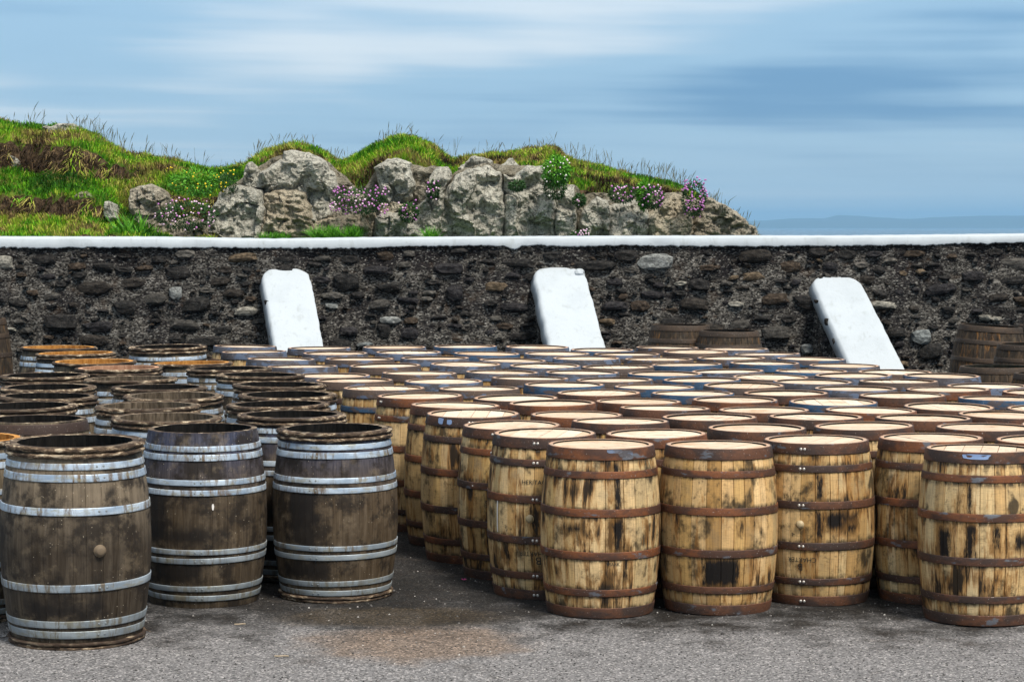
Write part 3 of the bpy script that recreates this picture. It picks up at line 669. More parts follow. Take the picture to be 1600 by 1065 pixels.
ROCKS = {
 'backing': ('low brown rock core showing in the gaps between the pale boulders', [
   (M_ROCKB, [(328, 378), (345, 302), (385, 276), (425, 250), (460, 242), (500, 248), (535, 276), (560, 300), (590, 310), (592, 378)], 26.12, .12, 0),
   (M_ROCKB, [(560, 378), (562, 312), (592, 262), (620, 252), (650, 262), (690, 264), (704, 300), (700, 378)], 26.14, .12, 0),
   (M_ROCKB, [(680, 378), (690, 300), (715, 268), (760, 258), (820, 262), (855, 280), (900, 292), (915, 378)], 26.12, .12, 0),
   (M_ROCKB, [(900, 378), (905, 308), (940, 302), (1000, 309), (1060, 302), (1100, 318), (1112, 378)], 26.14, .12, 0)]),
 'left': ('weathered stones half buried in the high grassy bank at far left', [
   (M_ROCKG, [(44, 230), (60, 227), (67, 245), (56, 252), (46, 246)], 27.3, .12, 0),
   (M_ROCKG, [(-14, 238), (15, 240), (33, 254), (24, 266), (-14, 268)], 27.0, .14, 0),
   (M_ROCKB, [(-14, 214), (20, 216), (44, 226), (46, 248), (30, 252), (10, 240), (-14, 238)], 27.35, .1, 0),
   (M_ROCKG, [(66, 199), (95, 195), (112, 194), (120, 203), (110, 211), (82, 210)], 27.9, .12, 0),
   (M_ROCKG, [(164, 318), (172, 320), (178, 338), (170, 345), (163, 335)], 25.5, .07, 0),
   (M_ROCKB, [(112, 306), (135, 300), (150, 312), (148, 330), (120, 334)], 25.95, .12, 0)]),
 'brown': ('brown broken rock face between the grassy bank and the pale rocks', [
   (M_ROCKB, [(205, 298), (237, 290), (252, 298), (264, 320), (264, 376), (212, 376), (206, 345)], 25.95, .22, 0),
   (M_ROCKB, [(262, 350), (300, 340), (326, 352), (326, 378), (262, 378)], 25.8, .16, 0)]),
 'dome': ('tall domed grey rock with pale lichen above sandy layered stone', [
   (M_ROCKG, [(322, 378), (325, 350), (332, 330), (350, 300), (375, 292), (408, 299), (415, 330), (411, 355), (408, 378)], 25.95, .34, 0),
   (M_ROCKG, [(414, 300), (410, 272), (430, 254), (445, 238), (460, 238), (480, 240), (500, 249), (520, 272), (530, 292), (523, 302), (526, 325), (508, 354), (486, 354), (478, 312), (450, 300)], 26.1, .38, 0),
   (M_ROCKS, [(410, 304), (445, 295), (475, 304), (485, 322), (490, 355), (488, 378), (408, 378)], 25.95, .3, .06),
   (M_ROCKG, [(385, 262), (395, 257), (404, 272), (416, 275), (413, 292), (400, 296), (385, 292)], 26.05, .2, 0),
   (M_ROCKS, [(486, 350), (505, 345), (528, 340), (540, 352), (540, 378), (486, 378)], 25.85, .14, 0)]),
 'round': ('rounded grey boulder above square pale blocks under the highest grassy hump', [
   (M_ROCKG, [(586, 262), (602, 252), (622, 249), (640, 256), (642, 275), (647, 287), (645, 307), (632, 320), (610, 320), (598, 305), (595, 285)], 26.1, .36, 0),
   (M_ROCKG, [(588, 342), (600, 335), (615, 333), (636, 342), (634, 378), (586, 378)], 25.95, .28, 0),
   (M_ROCKS, [(535, 345), (557, 337), (583, 334), (586, 350), (585, 378), (538, 378)], 25.92, .25, 0),
   (M_ROCKS, [(590, 318), (610, 318), (632, 320), (640, 330), (625, 336), (600, 335)], 26.0, .2, .04)]),
 'speckled': ('diagonal speckled rock with white lichen discs and dark hollow', [
   (M_ROCKG, [(632, 378), (634, 350), (642, 334), (667, 312), (672, 278), (685, 263), (700, 261), (704, 278), (694, 302), (690, 335), (684, 378)], 26.0, .26, 0)]),
 'big': ('large pale rock face split by two straight vertical cracks', [
   (M_ROCKG, [(683, 378), (686, 335), (697, 300), (712, 278), (730, 266), (760, 262), (783, 268), (787, 330), (788, 378)], 26.0, .30, 0),
   (M_ROCKG, [(789, 272), (803, 280), (822, 262), (847, 262), (853, 290), (866, 304), (868, 378), (789, 378)], 26.0, .32, 0),
   (M_ROCKG, [(870, 305), (884, 291), (897, 292), (899, 378), (870, 378)], 25.95, .26, 0),
   (M_ROCKG, [(718, 264), (742, 247), (768, 252), (765, 268), (738, 272)], 26.5, .16, 0),
   (M_ROCKG, [(783, 260), (800, 250), (812, 262), (792, 272)], 26.4, .1, 0)]),
 'right': ('low grey rock ledge stepping down to the right of the cracks', [
   (M_ROCKG, [(908, 378), (911, 332), (930, 310), (948, 316), (952, 345), (952, 378)], 25.95, .3, 0),
   (M_ROCKG, [(948, 318), (972, 318), (1000, 314), (1010, 330), (1009, 378), (952, 378)], 26.0, .32, 0),
   (M_ROCKS, [(1009, 378), (1012, 336), (1030, 322), (1052, 304), (1070, 307), (1077, 325), (1082, 378)], 26.0, .34, 0)]),
 'tip': ('dark jagged rock point where the bank meets the sea', [
   (M_ROCKB, [(1078, 378), (1080, 345), (1090, 320), (1103, 309), (1115, 315), (1138, 325), (1158, 340), (1168, 352), (1173, 378)], 26.1, .36, .04),
   (M_ROCKB, [(1160, 378), (1166, 358), (1172, 354), (1180, 357), (1185, 378)], 26.2, .2, 0)]),
}
si = 0
for key, (lab, rs) in ROCKS.items():
    t = empty('rock_outcrop', (at(rs[0][1][0][0], 372, 26.).x, 26., 1.9)); tag(t, lab, 'rock', 'rock outcrops behind the wall')
    for mt, poly, Y, T, strata in rs:
        si += 1; o = link('boulder', rock_mesh('boulder', poly, Y, T, mt, si, strata=strata), t)
        if key == 'backing': o.data.materials[0] = M_ROCKDARK
        o.matrix_parent_inverse = Matrix.Translation(-Vector(t.location))

# ------------------------------------------------------------------ flowers and plants on the rocks
def ico(sub=1):
    bm = bmesh.new(); bmesh.ops.create_icosphere(bm, subdivisions=sub, radius=1.0)
    V = [tuple(v.co) for v in bm.verts]; Fs = [tuple(v.index for v in f.verts) for f in bm.faces]; bm.free(); return V, Fs
ICO1 = ico(1)
def leafy(name, c, rx, ry, rz, n, size, mat, r, droop=0):
    V = []; Fs = []; T = []
    for _ in range(n):
        d = Vector((r.gauss(0, 1), r.gauss(0, 1), r.gauss(0, 1))).normalized(); k = r.uniform(.55, 1.0) ** .5
        p = Vector((d.x * rx * k, d.y * ry * k, d.z * rz * k)) * (1 + .2 * noise.noise(d * 2 + c))
        a = Vector((r.gauss(0, 1), r.gauss(0, 1), r.gauss(0, 1))).normalized(); up = (d + a * .7 + Vector((0, 0, -droop))).normalized()
        sd = up.cross(a).normalized() * size * .22; L_ = size * r.uniform(.6, 1.3)
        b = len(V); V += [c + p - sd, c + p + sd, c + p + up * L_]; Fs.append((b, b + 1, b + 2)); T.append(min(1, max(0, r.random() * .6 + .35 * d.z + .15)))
    me = mesh(name, V, Fs, [mat], smooth=False); face_attr(me, 'tint', T); return me
def blooms(name, c, rx, ry, rz, n, size, mats, r, stem=.03):
    V = []; Fs = []; mi = []
    for _ in range(n):
        d = Vector((r.uniform(-1, 1), -abs(r.gauss(0, .6)), r.uniform(-1, 1)));
        if d.length > 1: d.normalize()
        d.y = -math.sqrt(max(0, 1 - d.x ** 2 - d.z ** 2)); kk = 1 + .45 * noise.noise(Vector((d.x * 2, d.z * 2, rx * 40))) + abs(r.gauss(0, .12)); d.x *= kk; d.z *= kk
        p = c + Vector((d.x * rx, d.y * ry - stem * r.random(), d.z * rz + stem * r.random())); s_ = size * r.uniform(.65, 1.2); b = len(V); m = 0 if r.random() < .72 else 1
        for v in ICO1[0]: V.append(p + Vector(v) * s_)
        for f in ICO1[1]: Fs.append(tuple(b + i for i in f)); mi.append(m)
    return mesh(name, V, Fs, mats, True, mi)
PL = [
 ('thrift_clump', 'broad cushion of pale pink thrift low beside the brown rock', 'flowers', (293, 337), 25.4, .34, .16, M_LEAFD, 70, [M_PETAL_W, M_PETAL_P]),
 ('thrift_clump', 'wide dark cushion crowded with purple pink thrift between dome and round boulder', 'flowers', (562, 314), 25.55, .31, .15, M_LEAFD, 120, [M_PETAL_P, M_PETAL_W]),
 ('thrift_clump', 'small round cushion of pink thrift just below the round boulder', 'flowers', (639, 332), 25.55, .11, .11, M_LEAFD, 16, [M_PETAL_P, M_PETAL_W]),
 ('thrift_clump', 'sparse pink thrift on the speckled diagonal rock', 'flowers', (677, 297), 25.65, .07, .10, M_LEAFD, 16, [M_PETAL_W, M_PETAL_P]),
 ('thrift_clump', 'small cushion of pink thrift left of the bright grassy tongue', 'flowers', (973, 303), 25.6, .16, .10, M_LEAFD, 26, [M_PETAL_P, M_PETAL_W]),
 ('thrift_clump', 'upright cluster of pink thrift right of the bright grassy tongue', 'flowers', (1021, 309), 25.55, .12, .13, M_LEAFD, 34, [M_PETAL_P, M_PETAL_W]),
 ('thrift_clump', 'tall column of magenta thrift near the right end of the bank', 'flowers', (1084, 310), 25.55, .14, .21, M_LEAFD, 80, [M_PETAL_P, M_PETAL_P]),
 ('thrift_clump', 'tiny pink flowers showing just over the white coping under the crack', 'flowers', (907, 366), 25.3, .10, .03, M_LEAFD, 20, [M_PETAL_W, M_PETAL_P]),
 ('hanging_plant', 'bright green plant hanging down over the crack with white flowers', 'plant', (869, 268), 25.5, .15, .17, M_LEAFB, 22, [M_PETAL_WH, M_PETAL_W]),
 ('hanging_plant', 'dark green plant filling the top of the straight crack', 'plant', (868, 290), 25.5, .13, .16, M_LEAFD, 5, [M_PETAL_WH, M_PETAL_W]),
 ('hanging_plant', 'small dark green plant on top of the split rock', 'plant', (808, 290), 25.55, .09, .06, M_LEAFD, 0, None),
 ('hanging_plant', 'small green plant in the gap right of the slab shaped column', 'plant', (905, 313), 25.6, .07, .07, M_LEAFD, 4, [M_PETAL_W, M_PETAL_P]),
 ('hanging_plant', 'narrow bright green tongue of leaves between two thrift clumps', 'plant', (1006, 305), 25.6, .07, .16, M_LEAFB, 0, None),
 ('yellow_flower_patch', 'scattered yellow flowers in bright green grass above the pale thrift', 'flowers', (305, 285), 25.9, .30, .15, M_LEAFB, 18, [M_PETAL_Y, M_PETAL_Y]),
 ('yellow_flower_patch', 'tight group of yellow flowers left of the domed rock', 'flowers', (356, 286), 25.75, .10, .12, M_LEAFD, 14, [M_PETAL_Y, M_PETAL_Y]),
]
pr = random.Random(9)
for nm, lab, cat, (px, py), Y, rx, rz, lm, nb, pm in PL:
    c = at(px, py, Y); t = empty(nm, c); tag(t, lab, cat, {'thrift_clump': 'thrift on the rocks', 'hanging_plant': 'plants growing on the rocks', 'yellow_flower_patch': 'yellow flowers on the bank'}[nm])
    ry = min(.2, rx)
    dens = 9000 if nm != 'yellow_flower_patch' else 4500
    link('foliage', leafy('foliage', Vector(), rx, ry, rz, int(dens * (rx * rz) ** .5 * .9), .032 if lm is M_LEAFD else .045, lm, pr, .3 if 'hang' in nm else 0), t)
    if nb: link('flower_heads', blooms('flower_heads', Vector(), rx * 1.05, ry * 1.1, rz * 1.05, nb, .0125 if 'thrift' in nm else .011, pm, pr), t)['kind'] = 'stuff'
def tuft(name, lab, px, py, Y, n, h, spread, mat, wide=.008):
    c = at(px, py, Y); V = []; Fs = []; T = []
    for _ in range(n):
        x0 = pr.uniform(-spread, spread); a = pr.gauss(0, .45) + x0 * 1.2; L_ = h * pr.uniform(.6, 1.1); d = pr.gauss(-.1, .3)
        b = len(V); w = wide * pr.uniform(.6, 1.2); seg = 4
        for k in range(seg + 1):
            f = k / seg; x = x0 + math.sin(a) * L_ * f + .3 * a * L_ * f * f; z = math.cos(a) * L_ * (f - .25 * f * f * abs(a)); y = d * L_ * f; ww = w * (1 - f) + .0008
            V += [(x - ww, y, z), (x + ww, y + .004, z)]
        for k in range(seg): Fs.append((b + 2 * k, b + 2 * k + 1, b + 2 * k + 3, b + 2 * k + 2)); T.append(pr.random())
    me = mesh(name, V, Fs, [mat]); face_attr(me, 'tint', T); o = link(name, me); o.location = c; tag(o, lab, 'plant', 'grass tufts behind the coping'); return o
tuft('leaf_tuft', 'bright green tuft of broad sword leaves behind the coping near the left', 203, 370, 25.0, 60, .30, .16, M_LEAFB, .011)
tuft('leaf_tuft', 'fine green grass tuft behind the coping below the purple thrift', 525, 374, 25.0, 420, .17, .26, M_LEAFB, .004)
tuft('leaf_tuft', 'low green grass tuft behind the coping below the sandy layered rock', 430, 374, 25.0, 160, .09, .16, M_LEAFB, .004)
tuft('leaf_tuft', 'narrow green grass tuft beside the white lichen discs', 675, 374, 25.2, 120, .16, .07, M_LEAFB, .004)

# ------------------------------------------------------------------ wall
wall = empty('stone_wall', (0, WY0, gz(WY0))); tag(wall, 'long dark rubble stone wall with a white painted coping across the yard', 'wall')
WI = Matrix.Translation(-Vector(wall.location))
def wtop(x):                              # underside line of the coping
    px = CX + F * x / wy(x); return at(CX, lerp_tab([(-500, 386.5), (0, 386.5), (300, 386), (560, 387), (700, 382.5), (800, 383.5), (950, 383), (1200, 384), (1400, 382), (1600, 378), (2100, 377)], px) + 1.2, wy(x)).z
def ctop(x):
    px = CX + F * x / wy(x); return at(CX, lerp_tab([(-500, 371), (0, 371.5), (250, 372), (420, 375), (560, 373), (850, 371), (1180, 370), (1330, 370), (1600, 367), (2100, 366)], px) - .5, wy(x)).z
def build_wall():
    nx, nz_ = 600, 84; x0, x1 = -9., 9.; V = []; Fs = []
    for j in range(nz_ + 1):
        for i in range(nx + 1):
            x = x0 + (x1 - x0) * i / nx; zt = wtop(x) + .02; z = -.05 + gz(WY0) + (zt + .05 - gz(WY0)) * j / nz_
            v = Vector((x, 0, z)); d = .035 * noise.fractal(v * 2.4, .8, 2.2, 4) + .022 * noise.turbulence(Vector((x * 9, 0, z * 16)), 3, True)
            if j > nz_ - 7: d += .012 * (j - nz_ + 7) / 7
            V.append((x, wy(x) - d, z))
    n = nx + 1
    for j in range(nz_):
        for i in range(nx): Fs.append((j * n + i, j * n + i + 1, j * n + n + i + 1, j * n + n + i))
    b = len(V)
    for i in range(n):                    # back
        x = V[i][0]; V.append((x, wy(x) + .45, -.2))
    for i in range(n):
        x = V[i][0]; V.append((x, wy(x) + .45, wtop(x) + .02))
    t0 = nz_ * n
    for i in range(nx): Fs.append((b + i + 1, b + i, b + n + i, b + n + i + 1)); Fs.append((t0 + i, t0 + i + 1, b + n + i + 1, b + n + i))
    return mesh('rubble_core', V, Fs, [M_MORTAR])
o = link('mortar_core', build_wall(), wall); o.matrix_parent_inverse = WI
def build_coping():
    nx = 1500; x0, x1 = -9., 9.; V = []; prof_n = 9
    for i in range(nx + 1):
        x = x0 + (x1 - x0) * i / nx; y = wy(x); zb = wtop(x) + .012 * noise.noise(Vector((x * 9, 1, 0))) + .016 * noise.noise(Vector((x * 2.2, 1, 0))) + .012 * noise.noise(Vector((x * 26, 1, 0))) + .009 * noise.noise(Vector((x * 62, 1, 0))); zt = ctop(x)
        px = CX + F * x / y
        if 790 < px < 818: zb -= .045 * (1 - abs(px - 804) / 14)
        w = .012 * noise.noise(Vector((x * 3, 5, 0)))
        h = zt - zb
        for (dy, dz) in ((-.03, zb + .012), (-.052 + w, zb), (-.055 + w, zb + .12 * h), (-.050 + w, zb + .86 * h), (-.038, zb + .96 * h), (.05, zt), (.25, zt + .012), (.42, zt - .01), (.49, zb)):
            V.append((x, y + dy, dz + .003 * noise.noise(Vector((x * 12, dz * 12, 0)))))
    Fs = [(i * prof_n + k, (i + 1) * prof_n + k, (i + 1) * prof_n + k + 1, i * prof_n + k + 1) for i in range(nx) for k in range(prof_n - 1)]
    return mesh('coping', V, Fs, [M_WHITE])
o = link('coping', build_coping(), wall); o.matrix_parent_inverse = WI; o['label'] = 'white painted rounded coping'

def stone_variant(k):
    r = random.Random(100 + k); bm = bmesh.new(); bmesh.ops.create_icosphere(bm, subdivisions=2, radius=1.0)
    for v in bm.verts:
        c = v.co; m = max(abs(c.x), abs(c.y), abs(c.z)); q = c.lerp(c / m, .45)
        q *= 1 + .30 * noise.noise(c * 1.5 + Vector((k * 5.1, 0, 0))) + .12 * noise.noise(c * 4 + Vector((k * 3.1, 7, 0)))
        v.co = q * .5
    me = bpy.data.meshes.new('field_stone'); bm.to_mesh(me); bm.free(); me.materials.append(M_STONE); return me
SV = [stone_variant(k) for k in range(10)]
rs = random.Random(21)
placed = []
def slot_free(x, z, w, h, k=.5):
    for (a, b, c, d) in placed:
        if abs(a - x) < (w + c) * k and abs(b - z) < (h + d) * k: return False
    return True
def put_stone(x, z, w, h, mat=None, proud=.02, roll=0.):
    placed.append((x, z, w, h)); o = link('stone', SV[rs.randrange(10)], wall, [mat] if mat else None)
    o.location = Vector((x, wy(x) - proud, z)) - wall.location; o.rotation_euler = (rs.uniform(-.15, .15), roll + rs.uniform(-.12, .12), rs.uniform(-.12, .12)); o.scale = (w, .10, h)
for px, py, w, h, m in [(1024, 410, 50, 28, M_STONEPALE), (8, 410, 26, 26, M_STONEPALE), (305, 477, 44, 26, None), (700, 420, 46, 18, None), (684, 416, 20, 18, None), (590, 422, 44, 14, None), (608, 449, 38, 14, None), (620, 452, 20, 20, None), (610, 500, 32, 12, M_STONEPALE), (276, 458, 22, 20, M_STONEPALE), (712, 458, 28, 24, None), (520, 462, 32, 12, None), (1210, 467, 42, 20, None), (1470, 452, 48, 18, None), (1520, 431, 36, 18, None), (1214, 520, 48, 24, None), (1538, 496, 20, 9, M_STONEPALE), (1556, 498, 16, 8, M_STONEPALE), (1440, 526, 34, 22, M_STONEPALE), (1400, 520, 28, 18, None), (1455, 548, 36, 26, None), (1260, 545, 18, 18, M_STONEPALE), (1380, 476, 40, 12, M_STONEPALE), (600, 515, 20, 22, None), (1085, 475, 44, 20, None), (1560, 465, 30, 14, None), (960, 478, 38, 16, None), (1000, 478, 28, 18, None), (385, 486, 40, 14, M_STONEPALE), (195, 480, 34, 20, None), (210, 478, 40, 26, None), (980, 400, 34, 20, None), (640, 520, 30, 18, None), (570, 538, 24, 8, M_STONEPALE), (930, 415, 60, 16, None), (1180, 400, 50, 22, None), (545, 518, 28, 16, None)]:
    Y = wy((px - CX) / F * WY0); p = at(px, py, Y); k = Y / F
    if slot_free(p.x, p.z, w * k, h * k, .42): put_stone(p.x, p.z, w * k, h * k, m, .015)
tries = 0
while len(placed) < 298 and tries < 60000:
    tries += 1
    x = rs.uniform(-5.7, 5.7); z = rs.uniform(.75, 2.05)
    big = rs.random()
    w = rs.uniform(.10, .20) if big < .6 else rs.uniform(.2, .36); h = w * rs.uniform(.28, .6)
    if z + h / 2 > wtop(x) - .005: continue
    if slot_free(x, z, w + .012, h + .01): put_stone(x, z, w, h, M_STONEPALE if rs.random() < .03 else None, rs.uniform(-.02, .012))
# the low, hidden and far ends of the wall, and the small packing stones, as one part
def small_stones():
    V = []; Fs = []; T = []; r = random.Random(4); base = [(list(m.vertices), [tuple(p.vertices) for p in m.polygons]) for m in SV[:6]]
    I1 = ICO1
    for _ in range(1900):
        x = r.uniform(-8.9, 8.9); z = r.uniform(.3, 2.06)
        if r.random() < .65: w = r.uniform(.03, .09)
        else: w = r.uniform(.06, .14)
        h = w * r.uniform(.3, .7)
        if z + h > wtop(x): continue
        if abs(x) < 5.7 and z > .75 and not slot_free(x, z, w * .8, h * .8, .5): continue
        b = len(V); y = wy(x) - r.uniform(.0, .03); rot = r.uniform(-.5, .5); cr_, sr = math.cos(rot), math.sin(rot); sd = r.random() * 50
        for v in I1[0]:
            q = Vector(v) * (1 + .35 * noise.noise(Vector(v) * 1.3 + Vector((sd, 0, 0)))); a, c = q.x * w * .5, q.z * h * .5
            V.append((x + a * cr_ - c * sr, y + q.y * min(w, .06) * .55, z + a * sr + c * cr_))
        t = r.random()
        for f in I1[1]: Fs.append(tuple(b + i for i in f)); T.append(t)
    me = mesh('packing_stones', V, Fs, [M_STONE], smooth=False); face_attr(me, 'tint', T); return me
o = link('packing_stones', small_stones(), wall); o.matrix_parent_inverse = WI; o['kind'] = 'stuff'

# buttresses: sloping whitewashed tops over rubble
def buttress(top_px, bot_px, wtop_px, wbot_px, lab, chip=False):
    Yt = wy((top_px[0] - CX) / F * 23) - .02; Yb = Yt - .78
    A = at(*top_px, Yt); B = at(*bot_px, Yb)
    d = B - A; ext = (A.z - (gz(21.6) + .02)) / (A.z - B.z); E = A + d * ext
    if E.y < 21.45:
        pass
    half_t = wtop_px / 2 * Yt / F; half_b = wbot_px / 2 * Yb / F; half_e = half_b + (half_b - half_t) * (ext - 1)
    t = empty('buttress', (E.x, E.y, gz(E.y))); tag(t, lab, 'buttress', 'white topped buttresses against the wall')
    inv = Matrix.Translation(-Vector(t.location))
    L_ = (E - A).length; dn = (E - A).normalized(); xn = Vector((1, WSL, 0)).normalized(); nn = xn.cross(dn); 
    if nn.z < 0: nn = -nn
    NU, NV = 22, 70; th = .13
    def pt(u, v, up):
        f = v / NV; hw = half_t + (half_e - half_t) * f; s_ = L_ * f
        uu = -1 + 2 * u / NU
        # rounded shoulders at the top end
        arch = .075 * (abs(uu) ** 4.2) * max(0, 1 - f * 6) + .012 * noise.noise(Vector((uu * 3, f, A.x)))*max(0, 1 - f * 8)
        wob = .009 * noise.noise(Vector((f * 14, uu > 0, A.x * 3))) + .005 * noise.noise(Vector((f * 40, uu > 0, A.x)))
        if f < .10: hw *= 1 - .06 * (1 - f / .10) ** 2
        x = uu * (hw + (wob if abs(uu) > .9 else 0)) - (.042 if (not up and uu < -.5) else 0)
        q = A + dn * (s_ + arch) + xn * x
        rr = .006 * abs(uu) ** 12 + .006 * (1 if v == 0 else 0)
        return q + nn * ((-rr + .006 * noise.noise(q * 4)) if up else -th)
    V = []; Fs = []
    for up in (1, 0):
        for v in range(NV + 1):
            for u in range(NU + 1): V.append(pt(u, v, up))
    n = NU + 1; m = n * (NV + 1)
    for v in range(NV):
        for u in range(NU):
            a = v * n + u; Fs.append((a, a + n, a + n + 1, a + 1)); Fs.append((m + a, m + a + 1, m + a + n + 1, m + a + n))
    for v in range(NV):
        a = v * n; Fs.append((a, m + a, m + a + n, a + n)); a = v * n + NU; Fs.append((a, a + n, m + a + n, m + a))
    for u in range(NU): Fs.append((u, u + 1, m + u + 1, m + u)); a = NV * n + u; Fs.append((a, m + a, m + a + 1, a + 1))
    me = mesh('sloping_top', V, Fs, [M_WHITE]); bm = bmesh.new(); bm.from_mesh(me); bmesh.ops.recalc_face_normals(bm, faces=bm.faces); bm.to_mesh(me); bm.free()
    o = link('sloping_top', me, t); o.matrix_parent_inverse = inv
    # rubble body: side outline swept across
    V = []; Fs = []; NZ, NVV = 16, 40
    for side in (-1, 1):
        for v in range(NVV + 1):
            f = v / NVV; hw = (half_t + (half_e - half_t) * f) * .93; q = A + dn * L_ * f + xn * side * hw - nn * th * .8
            for k in range(NZ + 1):
                z = q.z + (gz(22) - .05 - q.z) * k / NZ
                dd = .03 * noise.fractal(Vector((q.y * 5, z * 7, A.x + side)), .8, 2, 3)
                V.append(Vector((q.x, q.y, z)) + xn * side * dd)
    n = NZ + 1; m = n * (NVV + 1)
    for s_ in (0, 1):
        for v in range(NVV):
            for k in range(NZ):
                a = s_ * m + v * n + k; Fs.append((a, a + 1, a + n + 1, a + n) if s_ else (a, a + n, a + n + 1, a + 1))
    for v in range(NVV): a = v * n; Fs.append((a, m + a, m + a + n, a + n))
    a = NVV * n
    for k in range(NZ): Fs.append((a + k, m + a + k, m + a + k + 1, a + k + 1))
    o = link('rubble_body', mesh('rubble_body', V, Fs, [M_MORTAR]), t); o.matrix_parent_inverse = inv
    r = random.Random(int(top_px[0]))
    for i in range(20):
        f = r.uniform(.06, .75); hw = (half_t + (half_e - half_t) * f) * .93; q = A + dn * L_ * f - xn * hw; z = q.z - .12 - r.uniform(0, .8) * (q.z - .5)
        o = link('stone', SV[r.randrange(10)], t, [M_STONEPALE] if r.random() < .06 else None); o.location = Vector((q.x + .02, q.y, z)) - Vector(t.location); o.scale = (.08, r.uniform(.1, .22), r.uniform(.06, .12))
    if chip:
        o = link('chipped_corner', SV[3], t, [M_WHITE]); p = at(905, 427, Yt - .02); o.location = p - Vector(t.location); o.scale = (.11, .12, .10); o['label'] = 'broken lump of whitewashed stone at the top corner'
buttress((445, 419), (468, 545), 74, 76, 'leftmost of the three buttresses, steep white sloping top')
buttress((872, 417), (902, 541), 80, 86, 'middle buttress with white sloping top and chipped top right corner', True)
buttress((1303, 432), (1369, 570), 76, 84, 'rightmost of the three buttresses, white top slanting furthest to the right')

# ------------------------------------------------------------------ barrels
TILT = math.atan(SLOPE)
def prof_r(z, h, re, rb):
    t = abs(2 * z / h - 1); return re + (rb - re) * (1 - t ** 1.9)
def stave_angles(n, seed):
    r = random.Random(seed); w = [r.uniform(.72, 1.28) for _ in range(n)]; tot = sum(w); a = [0]
    for x in w: a.append(a[-1] + x / tot * 2 * math.pi)
    return a
def pol(r, a, z): return (r * math.sin(a), -r * math.cos(a), z)      # angle 0 looks at the camera
def stave_mesh(a0, a1, h, re, rb, th, mats, tint, nz=10, groove=.0034):
    V = []; Fs = []; mi = []
    g = groove / rb * .5; cols = [(a0 + g * .3, -groove * 1.3), (a0 + g * 1.6, 0), ((a0 + a1) / 2, .0008), (a1 - g * 1.6, 0), (a1 - g * .3, -groove * 1.3)]
    for j in range(nz + 1):
        z = h * j / nz; r = prof_r(z, h, re, rb)
        for a, d in cols: V.append(pol(r + d, a, z))
        V.append(pol(r - th, a1 - g * .3, z)); V.append(pol(r - th, a0 + g * .3, z))
    n = 7
    for j in range(nz):
        for k in range(n):
            a = j * n + k; b = j * n + (k + 1) % n; Fs.append((a, b, b + n, a + n)); mi.append(1 if k == 5 else 0)
    Fs.append(tuple(reversed(range(n)))); mi.append(2); Fs.append(tuple(nz * n + k for k in range(n))); mi.append(2)
    me = mesh('stave', V, Fs, mats, smooth=False, mi=mi); face_attr(me, 'tint', [tint] * len(Fs))
    return me
def body_mesh(angs, h, re, rb, th, mats, seed, nz=10, groove=.0036):
    r = random.Random(seed); V = []; Fs = []; mi = []; T = []; cols = []
    N = len(angs) - 1
    for i in range(N):
        a0, a1 = angs[i], angs[i + 1]; g = .0028 / rb; t = r.random()
        cols += [(a0, -groove * 1.6, t), (a0 + g, 0, t), ((a0 + a1) / 2, .0006, t), (a1 - g, 0, t)]
    n = len(cols)
    for j in range(nz + 1):
        z = h * j / nz; rr = prof_r(z, h, re, rb)
        for a, d, t in cols: V.append(pol(rr + d, a, z))
    zi = [0.04, .25 * h, .5 * h, .8 * h, h]
    ia = [i * 2 * math.pi / 36 for i in range(36)]
    for j in range(nz):
        for k in range(n):
            a = j * n + k; b = j * n + (k + 1) % n; Fs.append((a, b, b + n, a + n)); mi.append(0); T.append(cols[k][2])
    # inside and end grain use the same columns
    bi = len(V)
    for z in zi:
        rr = prof_r(z, h, re, rb) - th
        for a, d, t in cols: V.append(pol(rr, a, z))
    for j in range(len(zi) - 1):
        for k in range(n):
            a = bi + j * n + k; b = bi + j * n + (k + 1) % n; Fs.append((a, a + n, b + n, b)); mi.append(1); T.append(cols[k][2])
    for k in range(n):
        a = nz * n + k; b = nz * n + (k + 1) % n; c = bi + (len(zi) - 1) * n + k; d = bi + (len(zi) - 1) * n + (k + 1) % n
        Fs.append((a, b, d, c)); mi.append(2); T.append(.5)
    bc = len(V); V.append((0, 0, .04))
    for k in range(n): Fs.append((bc, bi + k, bi + (k + 1) % n)); mi.append(1); T.append(.5)
    me = mesh('barrel_body', V, Fs, mats, smooth=False, mi=mi); face_attr(me, 'tint', T); return me
def hoop_mesh(zc, w, h, re, rb, mat, seed=0, off=.0035, tilt=0.):
    N = 84; V = []; Fs = []; r = random.Random(seed); ph = r.random() * 6
    for i in range(N):
        a = 2 * math.pi * i / N; dz = tilt * math.sin(a + ph); lap = .0022 if (i < 4 or i > N - 3) else 0
        zb, zt = zc - w / 2 + dz, zc + w / 2 + dz
        rb_ = prof_r(min(max(zb, 0), h), h, re, rb); rt_ = prof_r(min(max(zt, 0), h), h, re, rb)
        o = off + lap
        V += [pol(rb_ - .004, a, zb), pol(rb_ + o, a, zb), pol(rb_ + o + .0006, a, zb + .003), pol(rt_ + o + .0006, a, zt - .003), pol(rt_ + o, a, zt), pol(rt_ - .004, a, zt)]
    for i in range(N):
        for k in range(5):
            a = i * 6 + k; b = ((i + 1) % N) * 6 + k; Fs.append((a, b, b + 1, a + 1))
    return mesh('hoop', V, Fs, [mat])
